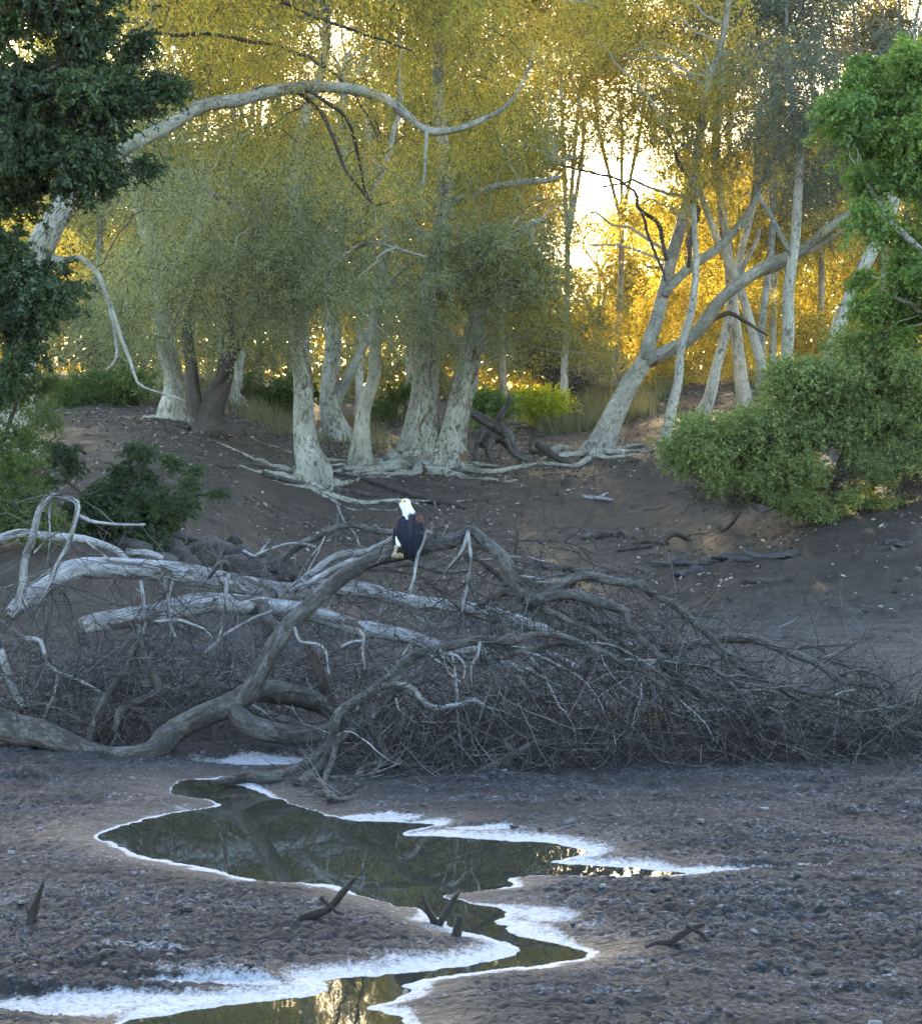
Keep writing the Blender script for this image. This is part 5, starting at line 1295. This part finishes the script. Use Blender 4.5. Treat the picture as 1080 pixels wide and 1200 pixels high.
# ------------------------------------------------------------------ the eagle
def vcol_mat(name, rough=.7, spec=.25, bump=.25, bscale=60):
    m, nt, out = new_mat(name); g = NT(nt)
    a = g.n('ShaderNodeAttribute'); a.attribute_name = 'col'
    n = g.noise(g.mapping(g.coord('Object'), (1.6, 1.6, .6)), bscale, 3, .6)
    c = g.mix(g.ramp(n, [(.3, .0), (.75, .35)]), a.outputs['Color'], (.02, .018, .02))
    principled(g, out, c, rough, g.bump(n, bump, .004), spec)
    return m
def plain(name, c, rough=.6, spec=.4):
    m, nt, out = new_mat(name); g = NT(nt)
    n = g.noise(g.coord('Object'), 90, 3)
    principled(g, out, g.mix(g.ramp(n, [(.3, 0.), (.8, .3)]), c, tuple(v * .6 for v in c)), rough, None, spec)
    return m
M['eagle_body'] = vcol_mat('eagle_plumage')
M['eagle_wing'] = vcol_mat('eagle_wing_plumage', .75, .12, .5, 45)
M['beak_dark'] = plain('beak_horn', (.10, .11, .13), .4)
M['cere'] = plain('cere_yellow', (.75, .42, .03), .5)
M['eye'] = plain('eye_dark', (.02, .012, .008), .15, .6)
M['talon_leg'] = plain('leg_yellow', (.30, .25, .16), .6)
ED = 26.38
S_ = ED / FPX
def ep(px, py, dy=0.0): return at(px, py, ED + dy)
eb = ep(474, 640)
eagle = thing('eagle', 'black and white fish eagle perched on the raised dead limb', 'bird', eb)
def loft(rows, k=20):
    """rows: (px, py, half width px, half depth px, depth offset px)"""
    A = crom(np.array([[r_[0], -r_[1], r_[4] if len(r_) > 4 else 0, r_[2], r_[3]] for r_ in rows], float), 1.2)
    th = np.linspace(0, 2 * PI, k, endpoint=False)
    X = A[:, 0][:, None] + A[:, 3][:, None] * np.cos(th); Dp = A[:, 2][:, None] + A[:, 4][:, None] * np.sin(th)
    Y = np.repeat(-A[:, 1][:, None], k, 1)
    c = at(474, 640, ED)
    V = np.stack([c[0] + (X - 474) * S_, c[1] + Dp * S_, c[2] - (Y - 640) * S_], -1).reshape(-1, 3)
    n = len(A); i = np.arange(n - 1)[:, None] * k; j = np.arange(k)[None]; j2 = (j + 1) % k
    F = np.stack([i + j, i + j2, i + k + j2, i + k + j], -1).reshape(-1, 4)
    return V, F, X.ravel(), Y.ravel(), Dp.ravel()
def colour(me, C):
    a = me.attributes.new('col', 'FLOAT_COLOR', 'POINT')
    a.data.foreach_set('color', np.concatenate([C, np.ones((len(C), 1))], 1).astype(np.float32).ravel())
rows = [(475.5, 584.2, .6, .6, 0), (475, 585.3, 4.2, 4.0, 0), (474.4, 588, 6.4, 5.2, 0), (474.6, 591.5, 7.2, 5.8, 0), (476.2, 595, 7.2, 6.2, 0), (478.5, 599, 7.6, 7, 0), (481, 603.5, 9.5, 8.5, .5), (482.2, 608, 12.4, 10.5, 1), (481.6, 614, 14.2, 12.5, 1), (480.2, 622, 14.8, 13.5, .5), (478.6, 630, 14, 13, 0), (476.8, 637, 12.2, 11.5, 0), (475.5, 643, 9.6, 9.5, 0), (475, 648, 6.4, 7, 0), (475, 651, 1, 1, 0)]
V, F, X, Y, Dp = loft(rows, 24)
white = np.array([.70, .72, .76]); black = np.array([.012, .012, .020]); chest = np.array([.07, .03, .018])
C = np.tile(black, (len(V), 1))
edge = 603 + 4 * np.sin(X * .9) * .4 - (X - 474) * .25 + 5 * np.exp(-((X - 474) / 4.5) ** 2) * (Dp < 0)
C[Y < edge] = white
C[(Y > 606) & (X < 474) & (Dp > 2)] = white
C[(Y > 622) & (X < 470.5)] = white
C[(Y > 640)] = chest * .5
o = part('body', V, F, M['eagle_body'], eagle); colour(o.data, C)
# folded wings: closed shells wrapped round the back, the near one crossing over
def wing(rows_, nm, cfun, k=18):
    V, F, X, Y, Dp = loft(rows_, k)
    o = part(nm, V, F, M['eagle_wing'], eagle); colour(o.data, cfun(X, Y, Dp))
    return o
def cw(X, Y, Dp):
    C = np.tile(np.array([.010, .011, .022]), (len(X), 1))
    C[(Y > 603) & (Y < 612) & (X > 488)] = chest
    b = (np.sin(Y * 1.1 + X * .5) > .55)
    C[b] *= 1.7
    return C
def cl(X, Y, Dp):
    C = cw(X, Y, Dp); C[(Y < 618) & (X < 466)] = chest * .7; return C
wing([(489, 601, 1, 1, -4), (489, 604, 5.5, 5, -5), (489.5, 611, 7.2, 7, -6.5), (489, 620, 8, 8, -7), (488, 630, 8.2, 7.4, -7), (487.5, 640, 7.4, 5.8, -6), (488, 648, 5.6, 4, -4.5), (488, 654, 3.4, 2.6, -3), (487.2, 659, 1.6, 1.2, -2), (486.5, 661.5, .4, .4, -1.5)], 'wing', cw)
wing([(472, 604, 1, 1, -5), (471, 608, 5, 4.5, -7), (471, 616, 7.6, 7, -8), (472.6, 626, 8.6, 7.2, -8.6), (475.5, 636, 8, 6.2, -8), (478.5, 645, 6, 4.4, -6), (480, 651, 3.4, 2.6, -4.4), (479, 656, .8, .8, -3)], 'wing', cl)
wing([(463.8, 610, .8, 1, 0), (463.4, 615, 2.2, 4, 0), (462.6, 624, 2.6, 5, 0), (461.8, 634, 2.4, 4.4, 0), (462, 641, 1.6, 2.6, 0), (462.2, 644, .3, .4, 0)], 'breast_feathers', cl, 10)
for i, (x0, x1, dy) in enumerate([(481, 476.5, -1), (483, 480.2, -2), (485, 484, -1.5), (487, 487.5, -1)]):
    wing([(x0, 640, 1, .8, dy - 1), (x0, 645, 2.6, 1, dy), ((x0 + x1) / 2, 652, 2.6, .8, dy), (x1, 658 - 2.2 * abs(i - 2.4), 1.6, .6, dy + .5), (x1, 660 - 2.2 * abs(i - 2.4), .4, .3, dy + .5)], 'tail_feather', cw, 8)
V, F, X, Y, Dp = loft([(465.5, 627, .6, .6, -5), (465.8, 629, 2.2, 2, -7), (466.6, 634, 3.0, 2.6, -8.6), (467.6, 639, 2.8, 2.2, -9), (468.2, 641, .6, .6, -8)], 12)
o = part('white_thigh', V, F, M['eagle_body'], eagle); colour(o.data, np.tile(white, (len(V), 1)))
def epath(pts, r, mat, nm, k=8):
    A = crom(np.array([np.append(ep(p[0], p[1], p[3] * S_), p[2] * S_) for p in pts]), .012)
    V, F = tube(A[:, :3], np.maximum(A[:, 3], .0008), k, .02, 3); return part(nm, V, F, M[mat], eagle)
epath([(471.5, 588.5, 3.0, -.6), (468.8, 587.4, 2.5, -1), (466.6, 586.0, 1.8, -1.2), (465.0, 585.4, 1.2, -1.2), (464.2, 586.6, .6, -1.2), (464.2, 587.8, .15, -1.2)], 0, 'beak_dark', 'upper_beak')
epath([(471, 590.6, 2.2, -.6), (468.8, 590.6, 1.7, -1), (466.8, 590.2, 1.1, -1.2), (465.4, 589.4, .3, -1.2)], 0, 'beak_dark', 'lower_beak')
epath([(473.6, 589.0, 2.6, -3.2), (472, 588.8, 2.8, -2.6), (470.4, 588.4, 2.4, -1.8), (469.4, 588.0, 1.6, -1.4)], 0, 'cere', 'cere')
epath([(473.6, 587.2, 1.2, -4.6), (474.2, 587.3, 1.3, -4.9), (474.8, 587.5, 1.0, -4.6)], 0, 'eye', 'eye')
for dx, dd in ((0, -6), (7, 2)):
    epath([(465 + dx, 640, 3.2, dd), (463.6 + dx, 644, 1.8, dd - 1), (462.6 + dx, 648, 1.3, dd - 3)], 0, 'talon_leg', 'leg')
    for a in (-2.2, 0, 2.2):
        epath([(462.8 + dx, 647.2, 1.0, dd - 3), (462.4 + a + dx, 649.5, 1.0, dd - 6), (462.2 + a * 1.2 + dx, 652.5, .8, dd - 6.5), (462.2 + a * 1.2 + dx, 655, .3, dd - 5)], 0, 'talon_leg', 'toe')

# ------------------------------------------------------------------ air
m, nt, out = new_mat('haze_air'); g = NT(nt)
pv = g.n('ShaderNodeVolumePrincipled')
pv.inputs['Color'].default_value = (.95, .95, .95, 1)
pv.inputs['Density'].default_value = .00006
pv.inputs['Anisotropy'].default_value = .45
g.l(pv.outputs[0], out.inputs['Volume'])
hx, hy0, hy1, hz0, hz1 = 1100.0, -90.0, 1100.0, -1.5, 40.0
HV = np.array([[sx * hx, yy_, zz_] for zz_ in (hz0, hz1) for (sx, yy_) in ((-1, hy0), (1, hy0), (1, hy1), (-1, hy1))])
HF = np.array([[3, 2, 1, 0], [4, 5, 6, 7], [0, 1, 5, 4], [1, 2, 6, 5], [2, 3, 7, 6], [3, 0, 4, 7]])
o = add('haze', np_mesh('haze', HV, HF, [m], False)); tag(o, 'thin haze hanging in the backlit grove', 'haze', None, 'stuff')
